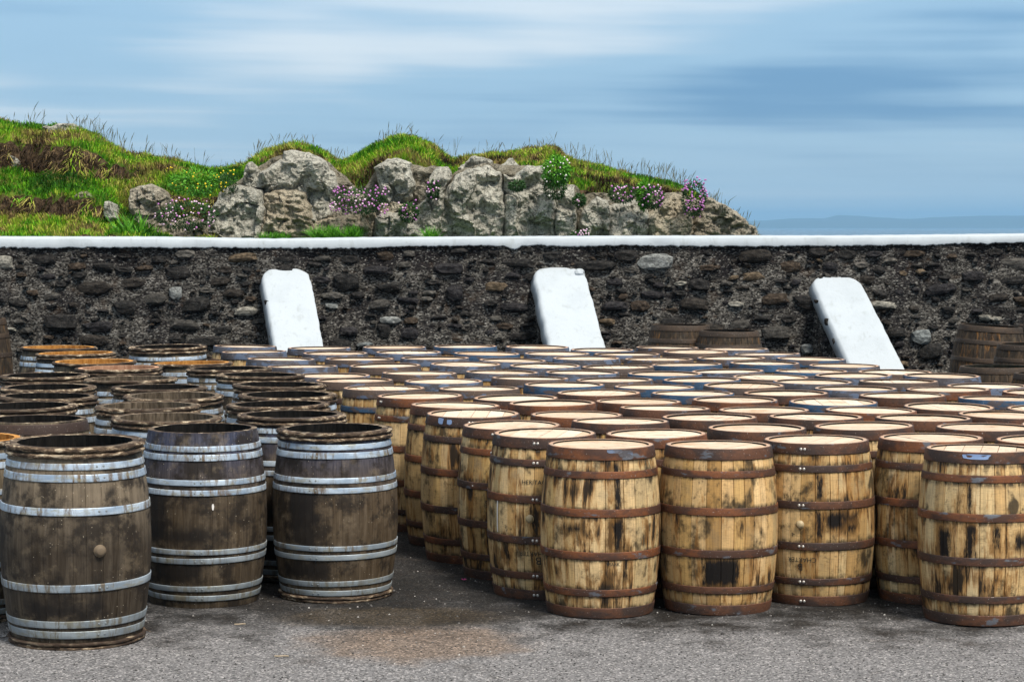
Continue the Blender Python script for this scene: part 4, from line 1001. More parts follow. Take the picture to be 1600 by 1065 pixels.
def disc_boards(r, z, nb, mat, th=.018, seed=0):
    """lid boards as separate meshes"""
    out_ = []; rr = random.Random(seed); xs_ = [-r]; ws = [rr.uniform(.8, 1.2) for _ in range(nb)]; tot = sum(ws)
    for w in ws: xs_.append(xs_[-1] + w / tot * 2 * r)
    for i in range(nb):
        a, b = xs_[i] + .0012, xs_[i + 1] - .0012; N = 8; top = []; a += .0006; b -= .0006; x_ = [a + (b - a) * k / N for k in range(N + 1)]
        f = [(x, math.sqrt(max(r * r - x * x, 0))) for x in x_]; P = [(x, y) for x, y in f] + [(x, -y) for x, y in reversed(f)]
        dz = rr.uniform(-.0012, .0012); m = len(P)
        V = [(x, y, z + dz) for x, y in P] + [(x, y, z + dz - th) for x, y in P]; Fs = [tuple(reversed(range(m))), tuple(range(m, 2 * m))] + [(k, (k + 1) % m, m + (k + 1) % m, m + k) for k in range(m)]
        me = mesh('head_board', V, Fs, [mat], smooth=False); face_attr(me, 'tint', [rr.random()] * len(Fs))
        bm = bmesh.new(); bm.from_mesh(me); bmesh.ops.remove_doubles(bm, verts=bm.verts, dist=1e-5); bmesh.ops.recalc_face_normals(bm, faces=bm.faces); bm.to_mesh(me); bm.free()
        out_.append(me)
    return out_
def join_meshes(ms, name):
    bm = bmesh.new()
    for m in ms: bm.from_mesh(m)
    me = bpy.data.meshes.new(name); bm.to_mesh(me); bm.free()
    for mt in ms[0].materials: me.materials.append(mt)
    return me
_bm = bmesh.new(); bmesh.ops.create_uvsphere(_bm, u_segments=10, v_segments=6, radius=1); RIV = bpy.data.meshes.new('rivet'); _bm.to_mesh(RIV); _bm.free(); RIV.materials.append(M_RIVET); RIV.polygons.foreach_set('use_smooth', [True] * len(RIV.polygons))
def bung_mesh(mat, r=.019, d=.013):
    N = 18; V = []; Fs = []
    ringz = [(r * 1.25, 0), (r * 1.25, .004), (r, .005), (r * .95, d), (r * .6, d + .004), (0, d + .005)]
    for q, y in ringz[:-1]:
        for i in range(N): a = 2 * math.pi * i / N; V.append((q * math.cos(a), -y, q * math.sin(a)))
    V.append((0, -ringz[-1][1], 0)); c = len(V) - 1
    for k in range(len(ringz) - 2):
        for i in range(N): Fs.append((k * N + i, k * N + (i + 1) % N, (k + 1) * N + (i + 1) % N, (k + 1) * N + i))
    k = len(ringz) - 2
    for i in range(N): Fs.append((k * N + i, k * N + (i + 1) % N, c))
    me = mesh('bung', V, Fs, [mat]); return me
def lettering(txt, size, h, re, rb, zc, ang, mat, parent, flip=False, off=.0028, name='lettering', rot=0.0, font_w=1.0):
    cu = bpy.data.curves.new('t', 'FONT'); cu.body = txt; cu.size = size; cu.align_x = 'CENTER'; cu.align_y = 'CENTER'; cu.resolution_u = 3
    ob = bpy.data.objects.new('t', cu); COL.objects.link(ob); bpy.context.view_layer.update()
    me = bpy.data.meshes.new_from_object(ob.evaluated_get(bpy.context.evaluated_depsgraph_get())); bpy.data.objects.remove(ob)
    bm = bmesh.new(); bm.from_mesh(me); bmesh.ops.triangulate(bm, faces=bm.faces)
    for _ in range(2):
        es = [e for e in bm.edges if e.calc_length() > .02]
        if es: bmesh.ops.subdivide_edges(bm, edges=es, cuts=1); bmesh.ops.triangulate(bm, faces=bm.faces)
    cr_, sr = math.cos(rot), math.sin(rot)
    for v in bm.verts:
        x, y = v.co.x * font_w, v.co.y
        if flip: x, y = -x, -y
        x, y = x * cr_ - y * sr, x * sr + y * cr_
        z = zc + y; rr = prof_r(z, h, re, rb) + off; a = ang + x / rr; v.co = Vector(pol(rr, a, z))
    bm.to_mesh(me); bm.free(); me.materials.clear(); me.materials.append(mat); me.name = name
    return link(name, me, parent)
def dab(h, re, rb, zc, ang, w, hh, mat, parent, name, off=.0055, seed=1):
    """an irregular flat mark lying on a hoop or stave"""
    N = 22; V = [pol(prof_r(zc, h, re, rb) + off, ang, zc)]
    for i in range(N):
        a = 2 * math.pi * i / N; k = 1 + .3 * noise.noise(Vector((math.cos(a) * 1.5 + seed, math.sin(a) * 1.5, seed))); x = math.copysign(abs(math.cos(a)) ** .6, math.cos(a)) * w / 2 * k; y = math.copysign(abs(math.sin(a)) ** .6, math.sin(a)) * hh / 2 * k
        z = zc + y; rr = prof_r(z, h, re, rb) + off; V.append(pol(rr, ang + x / rr, z))
    return link(name, mesh(name, V, [(0, 1 + i, 1 + (i + 1) % N) for i in range(N)], [mat]), parent)

# --- bourbon kit (shared meshes)
HB, RE, RB, TH = .896, .284, .325, .023
ANG = [stave_angles(30, 1), stave_angles(31, 2)]
BM = [M_OAK, M_CHAR, M_CHIME]
STAVES = []
for k, A_ in enumerate(ANG):
    r = random.Random(k + 50); STAVES.append([stave_mesh(A_[i], A_[i + 1], HB, RE, RB, TH, BM, r.random()) for i in range(len(A_) - 1)])
BODIES = [body_mesh(ANG[k], HB, RE, RB, TH, BM, 60 + k) for k in range(2)]
HOOPS = [hoop_mesh(c, w, HB, RE, RB, M_RUST, i) for i, (c, w) in enumerate(BH)]
BOARDS = disc_boards(RE - TH + .003, HB - .009, 6, M_LID, seed=3)
LIDS = [join_meshes(BOARDS, 'lid'), join_meshes(disc_boards(RE - TH + .003, HB - .012, 7, M_LID, seed=8), 'lid')]
LIDLOW = link  # placeholder name, unused

def bourbon(x, y, rot, near, label, top_mat, hoop_mats, oakm=None, seam=True, lidm=None, group='whiskey barrels standing on end in rows', lean=0.):
    t = empty('whiskey_barrel', (x, y, gz(y)), (TILT + lean, lean * .5, rot)); tag(t, label, 'barrel', group)
    vr = random.Random(int(x * 977) + int(y * 131)); t.scale = (k0 := 1 + vr.uniform(-.012, .008), k0, 1 + vr.uniform(-.012, .012))
    om = [oakm, None, None] if oakm else None
    k = int(abs(x * 1000)) % 2
    if near:
        for me in STAVES[k]: link('stave', me, t, om)
    else: link('barrel_body', BODIES[k], t, om)
    for i, me in enumerate(HOOPS):
        hm = top_mat if i == 5 else hoop_mats[i % len(hoop_mats)]
        o = link('hoop', me, t, [hm])
        if near and seam:
            zc, w = BH[i]
            for da in (-.034, .034):
                rv = link('rivet', RIV, o); rr = prof_r(zc, HB, RE, RB) + .0055; p = pol(rr, da + .02, zc); rv.location = p; rv.scale = (.0085, .005, .0085); rv.rotation_euler = (0, 0, da)
    if near:
        for me in BOARDS: link('head_board', me, t, [lidm] if lidm else None)
    else: link('lid', LIDS[k], t, [lidm] if lidm else None)
    return t

ROWS = [
 [(380, 541), (499, 542), (616, 541.6), (728, 542), (838, 542.3), (940, 543.5), (1042, 543), (1150, 543.5)],
 [(399, 550.7), (523.5, 549.5), (638, 550.8), (760, 551.4), (870.6, 551.6), (979, 552), (1087, 552), (1199.5, 552)],
 [(436, 560.2), (562, 560.2), (680, 558.8), (803.6, 559.8), (917, 560.5), (1028.5, 561.8), (1143, 561.5), (1263.5, 561.5)],
 [(473, 570.5), (604, 570.7), (726, 568.9), (852, 571.5), (967, 572), (1078, 571.3), (1195.6, 570.5), (1315, 570)],
 [(518.6, 584.1), (655.5, 581.5), (780, 580.8), (915, 582), (1032.4, 581), (1146.8, 580.5), (1266, 580.2), (1396.5, 579)],
 [(553.7, 594.3), (694, 593.8), (826, 593), (972, 592.5), (1090, 592), (1215.5, 591.7), (1335, 589), (1462.5, 588.3)],
 [(600, 607), (749, 606), (887.5, 604), (1034, 603.5), (1155, 603), (1279, 600.5), (1405.7, 599.5), (1534, 599)],
 [(657.6, 618.3), (807.8, 618), (939, 613.5), (1091, 614.5), (1220, 613), (1347.6, 612), (1479, 610.5), (1616.6, 611)],
 [(707.7, 632.4), (870, 631.6), (1007.6, 626), (1158, 626.8), (1290, 625.5), (1423, 624), (1557, 623)],
 [(742.8, 647.7), (899.6, 646.7), (1043.7, 640.6), (1206.5, 640), (1343.5, 638.5), (1483.7, 637), (1638, 637)],
 [(800.6, 661.9), (963, 661), (1114, 654), (1280, 653), (1424, 651), (1572, 651.5)],
 [(851, 677.2), (1028, 676.4), (1189, 668), (1361, 668.3), (1515, 666.5), (1662, 662)],
 [(939.3, 694.4), (1120.6, 692), (1276.6, 685), (1459, 684), (1612, 683)],
 [(1533, 702.5)],
]
BLUE = {(3, 5), (2, 7), (0, 3), (0, 5), (1, 3), (6, 2), (7, 3), (6, 3), (4, 6), (4, 4), (3, 6), (8, 4), (8, 6), (5, 4)}
GREY = {(0, 1), (0, 0), (0, 4), (1, 0), (1, 1), (1, 4), (2, 0), (2, 2), (2, 3), (2, 4), (3, 0), (3, 2), (4, 0), (4, 2), (4, 3), (5, 1), (5, 6), (4, 5), (5, 7), (6, 5), (3, 7), (0, 2), (1, 2), (0, 7), (1, 7), (3, 3), (7, 5), (6, 7)}
allb = []
for i, row in enumerate(ROWS):
    for j, (px, py) in enumerate(row):
        p = on_plane(px, py, HB); allb.append([p.x, p.y, i, j, 'b', .3225])
# open-topped wine casks: px, py, bilge radius, twig rings, inside, two-hoop layout, near
W = [
 (117.5, 688, .372, 1.05, 2, 'char', 'single', 1, 'weathered open cask nearest the camera on the left, with a round bung'),
 (317.5, 668, .352, 1.0, 0, 'char', 'pairs0', 1, 'open cask without twig rings, its bare purple stained rim above paired hoops'),
 (524, 668, .352, .985, 2, 'char', 'pairs', 1, 'open twig ringed cask beside the gap, dark patch down its left half'),
 (256, 653.5, .352, 1.0, 2, 'grey', 'pairs', 0, 'twig ringed open cask directly behind the cask with a bare rim'),
 (232, 633, .352, 1.0, 2, 'grey', 'single', 0, 'brown lined open cask, second behind the cask with a bare rim'),
 (456, 646, .352, 1.0, 2, 'char', 'pairs', 0, 'open cask with grey twig rings directly behind the cask beside the gap'),
 (439.7, 628.7, .352, 1.0, 2, 'char', 'single', 0, 'open cask with twig rings and black inside, second behind the cask beside the gap'),
 (447.5, 617.6, .352, 1.0, 2, 'char', 'pairs', 0, 'open black cask third behind the cask beside the gap'),
 (434, 600, .352, 1.0, 2, 'char', 'pairs', 0, 'open black cask fourth behind the cask beside the gap'),
 (405, 584.6, .352, 1.0, 2, 'char', 'pairs', 0, 'open black cask fifth behind the cask beside the gap'),
 (359, 574.7, .352, 1.0, 2, 'char', 'pairs', 0, 'open black cask sixth behind the cask beside the gap'),
 (301, 567, .345, 1.0, 1, 'orange', 'pairs', 0, 'open cask with orange inside, right of the pink lined one'),
 (264, 541, .37, 1.0, 2, 'char', 'single', 0, 'tall open cask with dark twig rings standing close to the wall'),
 (90.8, 542, .36, 1.0, 1, 'orange', 'single', 0, 'orange lined open cask in the corner nearest the wall'),
 (120.5, 551, .36, 1.0, 2, 'orange', 'single', 0, 'orange lined open cask with pale twig ring, second from the wall corner'),
 (148, 564, .36, 1.0, 1, 'orange', 'single', 0, 'brightest orange lined open cask, third from the wall corner'),
 (187, 574, .36, 1.0, 2, 'pink', 'single', 0, 'open cask with pinkish inside and brown twig rings, fourth from the corner'),
 (206, 591, .36, 1.0, 1, 'grey', 'single', 0, 'grey brown lined open cask just in front of the pinkish one'),
 (248, 604.5, .352, 1.0, 2, 'char', 'single', 0, 'open cask with black inside and orange brown twig ring, middle of the group'),
 (272, 617, .352, 1.0, 2, 'grey', 'single', 0, 'grey brown lined open cask in front of the black one mid group'),
 (71, 585.6, .352, 1.0, 2, 'char', 'single', 0, 'farthest of the black open casks stacked up along the left edge'),
 (76, 604, .352, 1.0, 2, 'char', 'single', 0, 'second farthest black open cask along the left edge'),
 (69, 619, .352, 1.0, 2, 'char', 'single', 0, 'third black open cask along the left edge, its twig ring pale'),
 (44, 632, .352, 1.0, 2, 'char', 'single', 0, 'fourth black open cask along the left edge, just behind the brown hooped one'),
 (55, 654, .352, .985, 0, 'char', 'bands', 0, 'open cask with broad brown top band and rusty galvanised hoop, no twigs'),
 (-62, 683, .36, 1.0, 1, 'orange', 'pairs', 0, 'orange lined open cask half cut off by the left frame edge'),
]
HW = .957
for i, w in enumerate(W):
    p = on_plane(w[0], w[1], HW * w[3]); allb.append([p.x, p.y, i, 0, 'w', w[2]])
pin = {('b', 12, 0), ('b', 12, 1), ('b', 12, 2), ('b', 13, 0), ('b', 11, 0), ('b', 10, 0), ('w', 0, 0), ('w', 1, 0), ('w', 2, 0)}
P0 = [(a[0], a[1]) for a in allb]
for it in range(500):
    for i in range(len(allb)):
        for j in range(i + 1, len(allb)):
            a, b = allb[i], allb[j]; dx, dy = b[0] - a[0], b[1] - a[1]; mn = a[5] + b[5] + .002
            d2 = dx * dx + dy * dy
            if d2 < mn * mn:
                d = math.sqrt(d2) or 1e-6; ov = (mn - d) / d; fa = (a[4], a[2], a[3]) in pin; fb = (b[4], b[2], b[3]) in pin
                ka = 0 if fa and not fb else (1 if fb and not fa else .5); kb = 1 - ka
                a[0] -= .5 * dx * ov * ka; a[1] -= 1.2 * dy * ov * ka; b[0] += .5 * dx * ov * kb; b[1] += 1.2 * dy * ov * kb
    if it < 420:
        for a, p in zip(allb, P0): a[0] += (p[0] - a[0]) * .10; a[1] += (p[1] - a[1]) * .008
mv = max(math.hypot(a[0] - p[0], a[1] - p[1]) for a, p in zip(allb, P0)); print('max shift', mv, sum(math.hypot(a[0] - p[0], a[1] - p[1]) for a, p in zip(allb, P0)) / len(P0))

ORD = ['first', 'second', 'third', 'fourth', 'fifth', 'sixth', 'seventh', 'eighth', 'ninth', 'tenth', 'eleventh', 'twelfth', 'thirteenth', 'fourteenth']
NEARLAB = {
 (12, 0): 'pale barrel at the front corner by the gap, black streaks and a chipped top hoop',
 (12, 1): 'front barrel with a black square scorch mark between its two lower hoops',
 (12, 2): 'front barrel with pale round bung, sooty waist and stencilled letter B',
 (12, 3): 'barrel set back between the sooty waisted one and the rightmost front one',
 (13, 0): 'rightmost front barrel with pale blue paint dab on its top hoop',
 (11, 0): 'barrel with riveted hoops, bung and upside down lettering, left of the front corner',
 (10, 0): 'barrel marked with a small tilted E, third back from the front corner',
 (9, 0): 'barrel with two blue paint dabs on its top hoop at the left flank',
 (8, 0): 'barrel with orange rusty hoops behind the one with two blue dabs',
 (7, 0): 'barrel with bright orange rusty top hoops beside the open casks',
}
M_FRONT1 = oak('oak_black_runs', T_BOURBON, .62, patches=[(.085, .62, .034, .40), (.045, .44, .026, .17), (.085, .44, .05, .17), (.135, .30, .022, .18), (.03, .28, .02, .12), (-.17, .48, .10, .03)])
M_FRONT2 = oak('oak_scorch_square', [(a, (b[0] * 1.05, b[1] * 1.0, b[2] * .95)) for a, b in T_BOURBON], .3, patches=[(-.012, .237, .205, .158), (.19, .50, .02, .04), (.10, .48, .012, .05)])
M_FRONT3 = oak('oak_sooty_waist', T_BOURBON, .55, patches=[(.11, .475, .20, .085), (.16, .43, .05, .06), (-.025, .66, .03, .14), (-.025, .46, .022, .16), (-.04, .82, .06, .03)])
M_FRONT4 = oak('oak_right_front', T_BOURBON, .72, patches=[(-.27, .43, .07, .16), (-.12, .45, .04, .18), (-.13, .66, .022, .17), (.02, .47, .02, .12), (-.19, .62, .015, .1), (.17, .44, .08, .08)])
NEARSPEC = {(12, 0): (M_FRONT1, 2.2, [M_RUSTDARK, M_RUST, M_RUST, M_RUST, M_RUST], M_RUST), (12, 1): (M_FRONT2, 2.6, [M_RUSTDARK, M_RUSTDARK, M_RUST, M_RUST, M_RUST], M_RUSTDARK), (12, 2): (M_FRONT3, -.40, [M_RUSTDARK], M_RUSTDARK),
            (13, 0): (M_FRONT4, 2.9, [M_RUSTDARK, M_RUSTDARK, M_RUSTDARK, M_RUST, M_RUST], M_RUSTDARK), (11, 0): (M_OAK2, -.20, [M_RUSTDARK, M_RUSTDARK, M_RUSTDARK, M_RUST, M_RUSTDARK], M_RUSTDARK), (10, 0): (M_OAK2, -.38, [M_RUSTDARK, M_RUSTDARK, M_RUSTDARK, M_RUSTDARK, M_RUST], M_RUSTDARK)}
rb_ = random.Random(77)
for a in allb:
    if a[4] != 'b': continue
    x, y, i, j = a[0], a[1], a[2], a[3]
    near = (i >= 12) or (j == 0 and i >= 6) or (i == 11 and j in (1,))
    if (i, j) in BLUE: tm, tn = M_HBLUE, 'blue'
    elif (i, j) in GREY: tm, tn = M_HGREY, 'blue grey'
    elif i < 7: tm, tn = M_HBROWNGREY, 'brown grey'
    else: tm, tn = (M_RUST, 'rusty') if rb_.random() < .45 else (M_RUSTDARK, 'dark rusty')
    hm = [rb_.choice([M_RUST, M_RUSTDARK, M_RUSTDARK]) for _ in range(5)]; om = rb_.choice([None, M_OAK2]); rot = rb_.uniform(0, 6.28)
    if (i, j) in ((7, 0), (8, 0)): tm = M_RUST; hm = [M_RUSTDARK, M_RUSTDARK, M_RUST, M_RUST, M_RUST]
    if (i, j) == (6, 0): hm[4] = M_HBLUE
    if (i, j) in NEARSPEC: om, rot, hm, tm = NEARSPEC[(i, j)]
    lab = NEARLAB.get((i, j))
    if not lab:
        n = len(ROWS[i])
        pos = 'leftmost' if j == 0 else ORD[j] + ' from left'
        lab = 'lidded oak barrel, %s top hoop, %s in %s row from the wall' % (tn, pos, ORD[i])
    t = bourbon(x, y, rot, near, lab, tm, hm, om, lean=rb_.uniform(-.012, .012))
    R_ = -rot    # angles given relative to the camera side
    if (i, j) == (11, 0):
        lettering('CHARTER', .036, HB, RE, RB, .262, R_ - .22, M_INK, t, flip=True); lettering('B', .062, HB, RE, RB, .225, R_ - .12, M_INK, t, flip=True, off=.0034)
        lettering('HERITAGE', .034, HB, RE, RB, .655, R_ - .18, M_INK, t); lettering('E', .028, HB, RE, RB, .822, R_ - .14, M_INK, t, rot=-1.35)
        b = link('bung', bung_mesh(M_BUNGPALE), t); ang = R_ - .27; b.location = pol(RB - .002, ang, .455); b.rotation_euler = (0, 0, ang)
        dab(HB, RE, RB, .46, R_ - .95, .012, .17, M_CHALK, t, 'chalk_streak', .003, 4)
    if (i, j) == (12, 2):
        lettering('CHARTER', .036, HB, RE, RB, .262, R_ - .37, M_INK, t, flip=True); lettering('B', .055, HB, RE, RB, .222, R_ - .40, M_INK, t, flip=True)
        lettering('A', .03, HB, RE, RB, .40, R_ - .52, M_INK, t, rot=.6)
        b = link('bung', bung_mesh(M_BUNGPALE), t); ang = R_ - .40; b.location = pol(RB - .002, ang, .455); b.rotation_euler = (0, 0, ang)
    if (i, j) == (12, 0):
        lettering('MARK', .026, HB, RE, RB, .292, R_ + .18, M_INK, t)
        dab(HB, RE, RB, .8715, R_ + .42, .085, .036, M_HGREY, t, 'chipped_patch', .0052, 2); dab(HB, RE, RB, .885, R_ + .22, .09, .02, M_CHALK if 0 else M_HGREY, t, 'chipped_patch', .0053, 7)
    if (i, j) == (13, 0): dab(HB, RE, RB, .875, R_ - .28, .15, .026, M_BLUEPAINT, t, 'paint_dab', .0055, 3)
    if (i, j) == (9, 0):
        dab(HB, RE, RB, .872, R_ - .72, .045, .036, M_BLUEPAINT, t, 'paint_dab', .0055, 3); dab(HB, RE, RB, .868, R_ - .50, .035, .030, M_BLUEPAINT, t, 'paint_dab', .0055, 8)
        lettering('l', .03, HB, RE, RB, .82, R_ - .95, M_INK, t)
    if (i, j) == (10, 0):
        lettering('E', .034, HB, RE, RB, .815, R_ - .50, M_INK, t, rot=-.9); lettering('E', .05, HB, RE, RB, .70, R_ - .27, M_INK, t); lettering('8S', .045, HB, RE, RB, .46, R_ - .45, M_INK, t, rot=-1.5); dab(HB, RE, RB, .561, R_ - .78, .012, .006, M_CHALK, t, 'chalk_streak', .006, 4)
    if (i, j) == (8, 1): lettering('AA', .04, HB, RE, RB, .812, R_ - .75, M_INK, t)
    if (i, j) == (7, 1): lettering('AA', .04, HB, RE, RB, .816, R_ - .12, M_INK, t)

# --- open wine casks
WRE, WRB, WTH = .302, .356, .03
WANG = [stave_angles(28, 11)]
WM = [M_WINE, M_CHAR, M_CHIME]
rr_ = random.Random(88)
WST = [stave_mesh(WANG[0][i], WANG[0][i + 1], HW, WRE, WRB, WTH, WM, rr_.random(), groove=.0012) for i in range(28)]
WBODY = body_mesh(WANG[0], HW, WRE, WRB, WTH, WM, 91, groove=.0012)
LAY = {
 'single': [(.075, .042), (.127, .040), (.300, .042), (.660, .042), (.815, .040), (.868, .036)],
 'pairs': [(.060, .036), (.112, .036), (.262, .036), (.315, .034), (.640, .036), (.695, .036), (.830, .040), (.880, .036)],
 'pairs0': [(.055, .036), (.108, .036), (.262, .036), (.312, .034), (.635, .036), (.690, .036), (.822, .040), (.872, .036)],
 'bands': [(.075, .042), (.300, .042), (.640, .042), (.850, .040), (.918, .070)],
}
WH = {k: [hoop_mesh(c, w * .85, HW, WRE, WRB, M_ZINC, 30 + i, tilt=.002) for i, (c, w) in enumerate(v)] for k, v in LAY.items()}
# bare purple-stained cask shell keeps the same hoops but has nothing above them
def withy_mesh(z, rad, tube, seed):
    r = random.Random(seed); N = 110; M = 7; V = []; Fs = []
    ph = r.random() * 9
    for i in range(N):
        a = 2 * math.pi * i / N; v = Vector((math.cos(a) * 2, math.sin(a) * 2, seed * 1.7)); tr = tube * (1 + .22 * noise.noise(v * 2.1) + .14 * noise.noise(v * 9)); rr = rad + .004 * noise.noise(v * 1.3); zz = z + .005 * noise.noise(v * 1.1 + Vector((0, 0, 9))) 
        for k in range(M):
            b = 2 * math.pi * k / M + .3 * math.sin(a * 3 + ph); q = rr + tr * math.cos(b); V.append(pol(q, a, zz + tr * .92 * math.sin(b)))
    for i in range(N):
        for k in range(M): Fs.append((i * M + k, i * M + (k + 1) % M, ((i + 1) % N) * M + (k + 1) % M, ((i + 1) % N) * M + k))
    # bindings wound round the ring and a loose end
    for bnd in range(4):
        a0 = r.random() * 6.28
        for w_ in range(5):
            a = a0 + w_ * .018; b0 = len(V); Q = 6
            for k in range(Q):
                for e in (-.006, .006):
                    b = 2 * math.pi * k / Q; V.append(pol(rad + (tube * 1.22) * math.cos(b), a + e, z + tube * 1.18 * math.sin(b)))
            for k in range(Q): Fs.append((b0 + 2 * k, b0 + 2 * k + 1, b0 + (2 * k + 3) % (2 * Q), b0 + (2 * k + 2) % (2 * Q)))
    for e in range(2):
        a = r.random() * 6.28; b0 = len(V); L_ = r.uniform(.03, .08); dr = Vector((math.sin(a + .9), -math.cos(a + .9), r.uniform(-.6, .3))).normalized(); base = Vector(pol(rad + tube, a, z))
        for f in (0, .5, 1):
            for k in range(3): b = k * 2.09; V.append(tuple(base + dr * L_ * f + Vector((0, math.cos(b), math.sin(b))) * .003 * (1.2 - f)))
        for s_ in range(2):
            for k in range(3): Fs.append((b0 + s_ * 3 + k, b0 + s_ * 3 + (k + 1) % 3, b0 + s_ * 3 + 3 + (k + 1) % 3, b0 + s_ * 3 + 3 + k))
    return mesh('twig_ring', V, Fs, [M_BARK])
RINGS = {}
for v in range(3):
    RINGS[('hi', v)] = withy_mesh(HW - .012, WRE + .013, .0145, 3 + v); RINGS[('lo', v)] = withy_mesh(HW - .040, WRE + .016, .0125, 13 + v); RINGS[('foot', v)] = withy_mesh(.028, WRE + .014, .011, 23 + v); RINGS[('foot2', v)] = withy_mesh(.011, WRE + .011, .0105, 33 + v)
INS = {'char': M_CHAR, 'orange': M_ORANGE, 'grey': M_GREYIN, 'pink': M_PINKIN}
M_BANDBROWN = rust('brown_band', (.055, .035, .028), (.075, .045, .032), (.03, .02, .018))
for a in allb:
    if a[4] != 'w': continue
    w = W[a[2]]; px, py, brad, scl, rings, ins, lay, near, lab = w
    rot = rr_.uniform(0, 6.28)
    if a[2] == 0: rot = .55
    if a[2] == 1: rot = .05
    if a[2] == 2: rot = -.28
    t = empty('open_cask', (a[0], a[1], gz(a[1])), (TILT + rr_.uniform(-.006, .006), rr_.uniform(-.006, .006), rot)); t.scale = (brad / WRB if a[2] else 1.06, brad / WRB if a[2] else 1.06, scl)
    tag(t, lab, 'barrel', 'open wine casks on the left')
    om = {0: M_WINE_NEAR, 1: M_WINE_PURPLE, 2: M_WINE_DARKLEFT, 5: M_WINE_PURPLE}.get(a[2])
    mats = [om, INS[ins], None]
    mats[2] = INS[ins] if ins != 'char' else M_BARK
    if near:
        for me in WST: link('stave', me, t, mats)
        link('bottom_board', mesh('bottom_board', [pol(WRE - .02, k * math.pi / 16, .045) for k in range(32)], [tuple(range(32))], [M_CHAR], False), t)
    else: link('barrel_body', WBODY, t, mats)
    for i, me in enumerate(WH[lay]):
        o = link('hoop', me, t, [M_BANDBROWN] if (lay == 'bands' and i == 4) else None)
        if near:
            zc, wd = LAY[lay][i]
            for da in (-.05, .05):
                rv = link('rivet', RIV, o, [M_ZINC]); r0 = prof_r(zc, HW, WRE, WRB) + .005; rv.location = pol(r0, da, zc); rv.scale = (.006, .0035, .006); rv.rotation_euler = (0, 0, da)
    if rings:
        v = a[2] % 3
        link('twig_ring', RINGS[('hi', v)], t)
        if rings > 1: link('twig_ring', RINGS[('lo', (v + 1) % 3)], t)
        link('twig_ring', RINGS[('foot', v)], t); link('twig_ring', RINGS[('foot2', v)], t)
    if a[2] == 0:
        b = link('bung', bung_mesh(M_BUNG, .024, .018), t); ang = -rot + .50; b.location = pol(WRB - .001, ang, .475); b.rotation_euler = (0, 0, ang)
    if a[2] == 1: dab(HW, WRE, WRB, .56, -rot + .28, .012, .03, M_CHALK, t, 'lime_spot', .003, 5)

# --- old dark casks against the wall
HD, DRE, DRB = 1.08, .30, .375
DANG = stave_angles(26, 15)
DBODY = body_mesh(DANG, HD, DRE, DRB, .03, [M_DARKOAK, M_CHAR, M_DARKOAK], 95)
M_HDARK = rust('old_brown_hoop', (.05, .036, .026), (.075, .05, .033), (.028, .02, .016))
DH = [hoop_mesh(c, w_, HD, DRE, DRB, M_HDARK, 50 + i) for i, (c, w_) in enumerate([(.03, .05), (.16, .045), (.34, .045), (.74, .045), (.92, .045), (1.05, .055)])]
DLID = join_meshes(disc_boards(DRE - .028, HD - .035, 6, M_LIDDARK, seed=5), 'lid')
def darkcask(px, ytop, Y, lab, lid=True, lidm=None, scz=1.0, lean=0., open_=False, r=1.0):
    # the cask top is seen at (px, ytop) at depth Y; its foot follows from the height needed
    p = at(px, ytop, Y); h = p.z - gz(Y); t = empty('old_dark_cask', (p.x, Y, gz(Y)), (TILT, lean, rnd.uniform(0, 6.28) if not lean else 0)); s_ = h / HD; t.scale = (r, r, s_)
    tag(t, lab, 'barrel', 'old dark casks by the wall')
    link('barrel_body', DBODY, t)
    for me in DH: link('hoop', me, t)
    if lid: link('lid', DLID, t, [lidm] if lidm else None)
    return t
darkcask(1062, 507, 22.0, 'dark brown cask under the wall, left of the open topped one', True, None, r=.93)
darkcask(1138, 516, 21.6, 'dark brown open topped cask under the wall between middle and right buttress', False, None, r=.93)
darkcask(1538, 508, 21.6, 'large leaning dark cask by the wall near the right frame edge', False, lean=.06, r=.98)
darkcask(1640, 507, 22.2, 'dark cask cut by the right frame edge, farthest back', True, r=.95)
darkcask(1606, 537, 20.4, 'dark cask with pale lid in front of the farthest one at right edge', True, M_LID, r=.9)
darkcask(1560, 572, 17.85, 'brown cask with a pale green lid among the barrels at right', True, M_LIDGREEN, r=.98)
darkcask(1640, 583, 17.3, 'dark brown cask cut by the right frame edge beside the green lidded one', True, r=.9)
darkcask(-38, 497, 21.7, 'dark cask against the wall cut off by the left frame edge', True, r=.93)

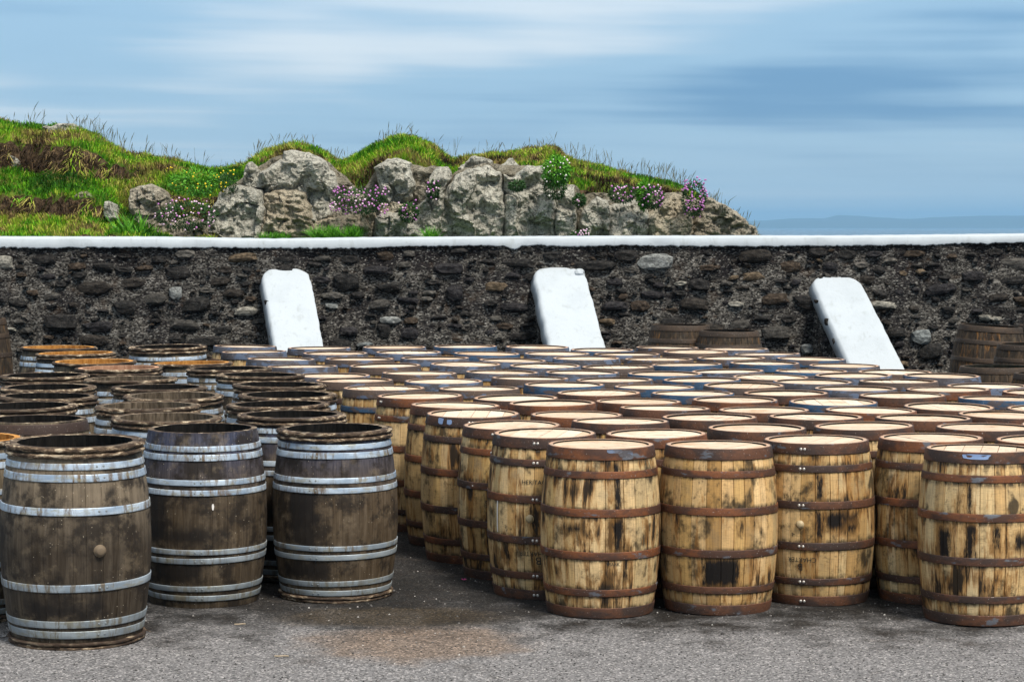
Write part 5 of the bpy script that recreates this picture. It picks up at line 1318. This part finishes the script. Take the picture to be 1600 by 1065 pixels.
# --- bits on the ground
def twig(px, py, L_, ang, lab):
    p = on_plane(px, py, 0); V = []; Fs = []; N = 6
    for k in range(N + 1):
        f = k / N - .5; q = Vector((p.x + L_ * f * math.cos(ang), p.y + L_ * f * math.sin(ang) + .004 * math.sin(f * 9), gz(p.y) + .009))
        for m in range(5): a = m * 1.2566; V.append(q + Vector((0, .004 * math.cos(a), .004 * math.sin(a))))
    for k in range(N):
        for m in range(5): Fs.append((k * 5 + m, k * 5 + (m + 1) % 5, k * 5 + 5 + (m + 1) % 5, k * 5 + 5 + m))
    tag(link('twig', mesh('twig', V, Fs, [M_STRAW])), lab, 'twig', 'twigs on the asphalt')
M_STRAW = plain('dry_twig', (.36, .29, .20), .8)
twig(440, 1027, .07, .1, 'short pale twig on the asphalt below the middle dark cask')
twig(375, 977, .06, .3, 'small pale twig on the asphalt in front of the bare rim cask')
p = on_plane(725, 908, 0); V = []; Fs = []
for k in range(5):
    a = k * 1.2566; b = len(V); V += [(0, 0, .004), (.012 * math.cos(a - .5), .012 * math.sin(a - .5), .008), (.018 * math.cos(a), .018 * math.sin(a), .014), (.012 * math.cos(a + .5), .012 * math.sin(a + .5), .008)]; Fs.append((b, b + 1, b + 2, b + 3))
o = link('fallen_blossom', mesh('fallen_blossom', V, Fs, [plain('magenta_petal', (.6, .06, .25), .6)], False)); o.location = (p.x, p.y, gz(p.y) + .004); tag(o, 'tiny magenta blossom lying on the asphalt between the two barrel groups', 'flower')

# ------------------------------------------------------------------ air
hz = bpy.data.materials.new('haze'); hz.use_nodes = True; n_ = hz.node_tree; n_.nodes.clear()
o_ = n_.nodes.new('ShaderNodeOutputMaterial'); v_ = n_.nodes.new('ShaderNodeVolumePrincipled'); v_.inputs['Color'].default_value = (.36, .68, 1, 1); v_.inputs['Density'].default_value = 1.05e-4; v_.inputs['Anisotropy'].default_value = .2
n_.links.new(v_.outputs[0], o_.inputs['Volume'])
x0, x1, y0, y1, z0, z1 = -21500, 21500, -100, 21500, -11, 130
V = [(x, y, z) for z in (z0, z1) for y in (y0, y1) for x in (x0, x1)]
hb = link('haze', mesh('haze', V, [(0, 2, 3, 1), (4, 5, 7, 6), (0, 1, 5, 4), (2, 6, 7, 3), (0, 4, 6, 2), (1, 3, 7, 5)], [hz], False)); hb['kind'] = 'stuff'; hb['label'] = 'thin pale sea haze in the air'; hb['category'] = 'haze'
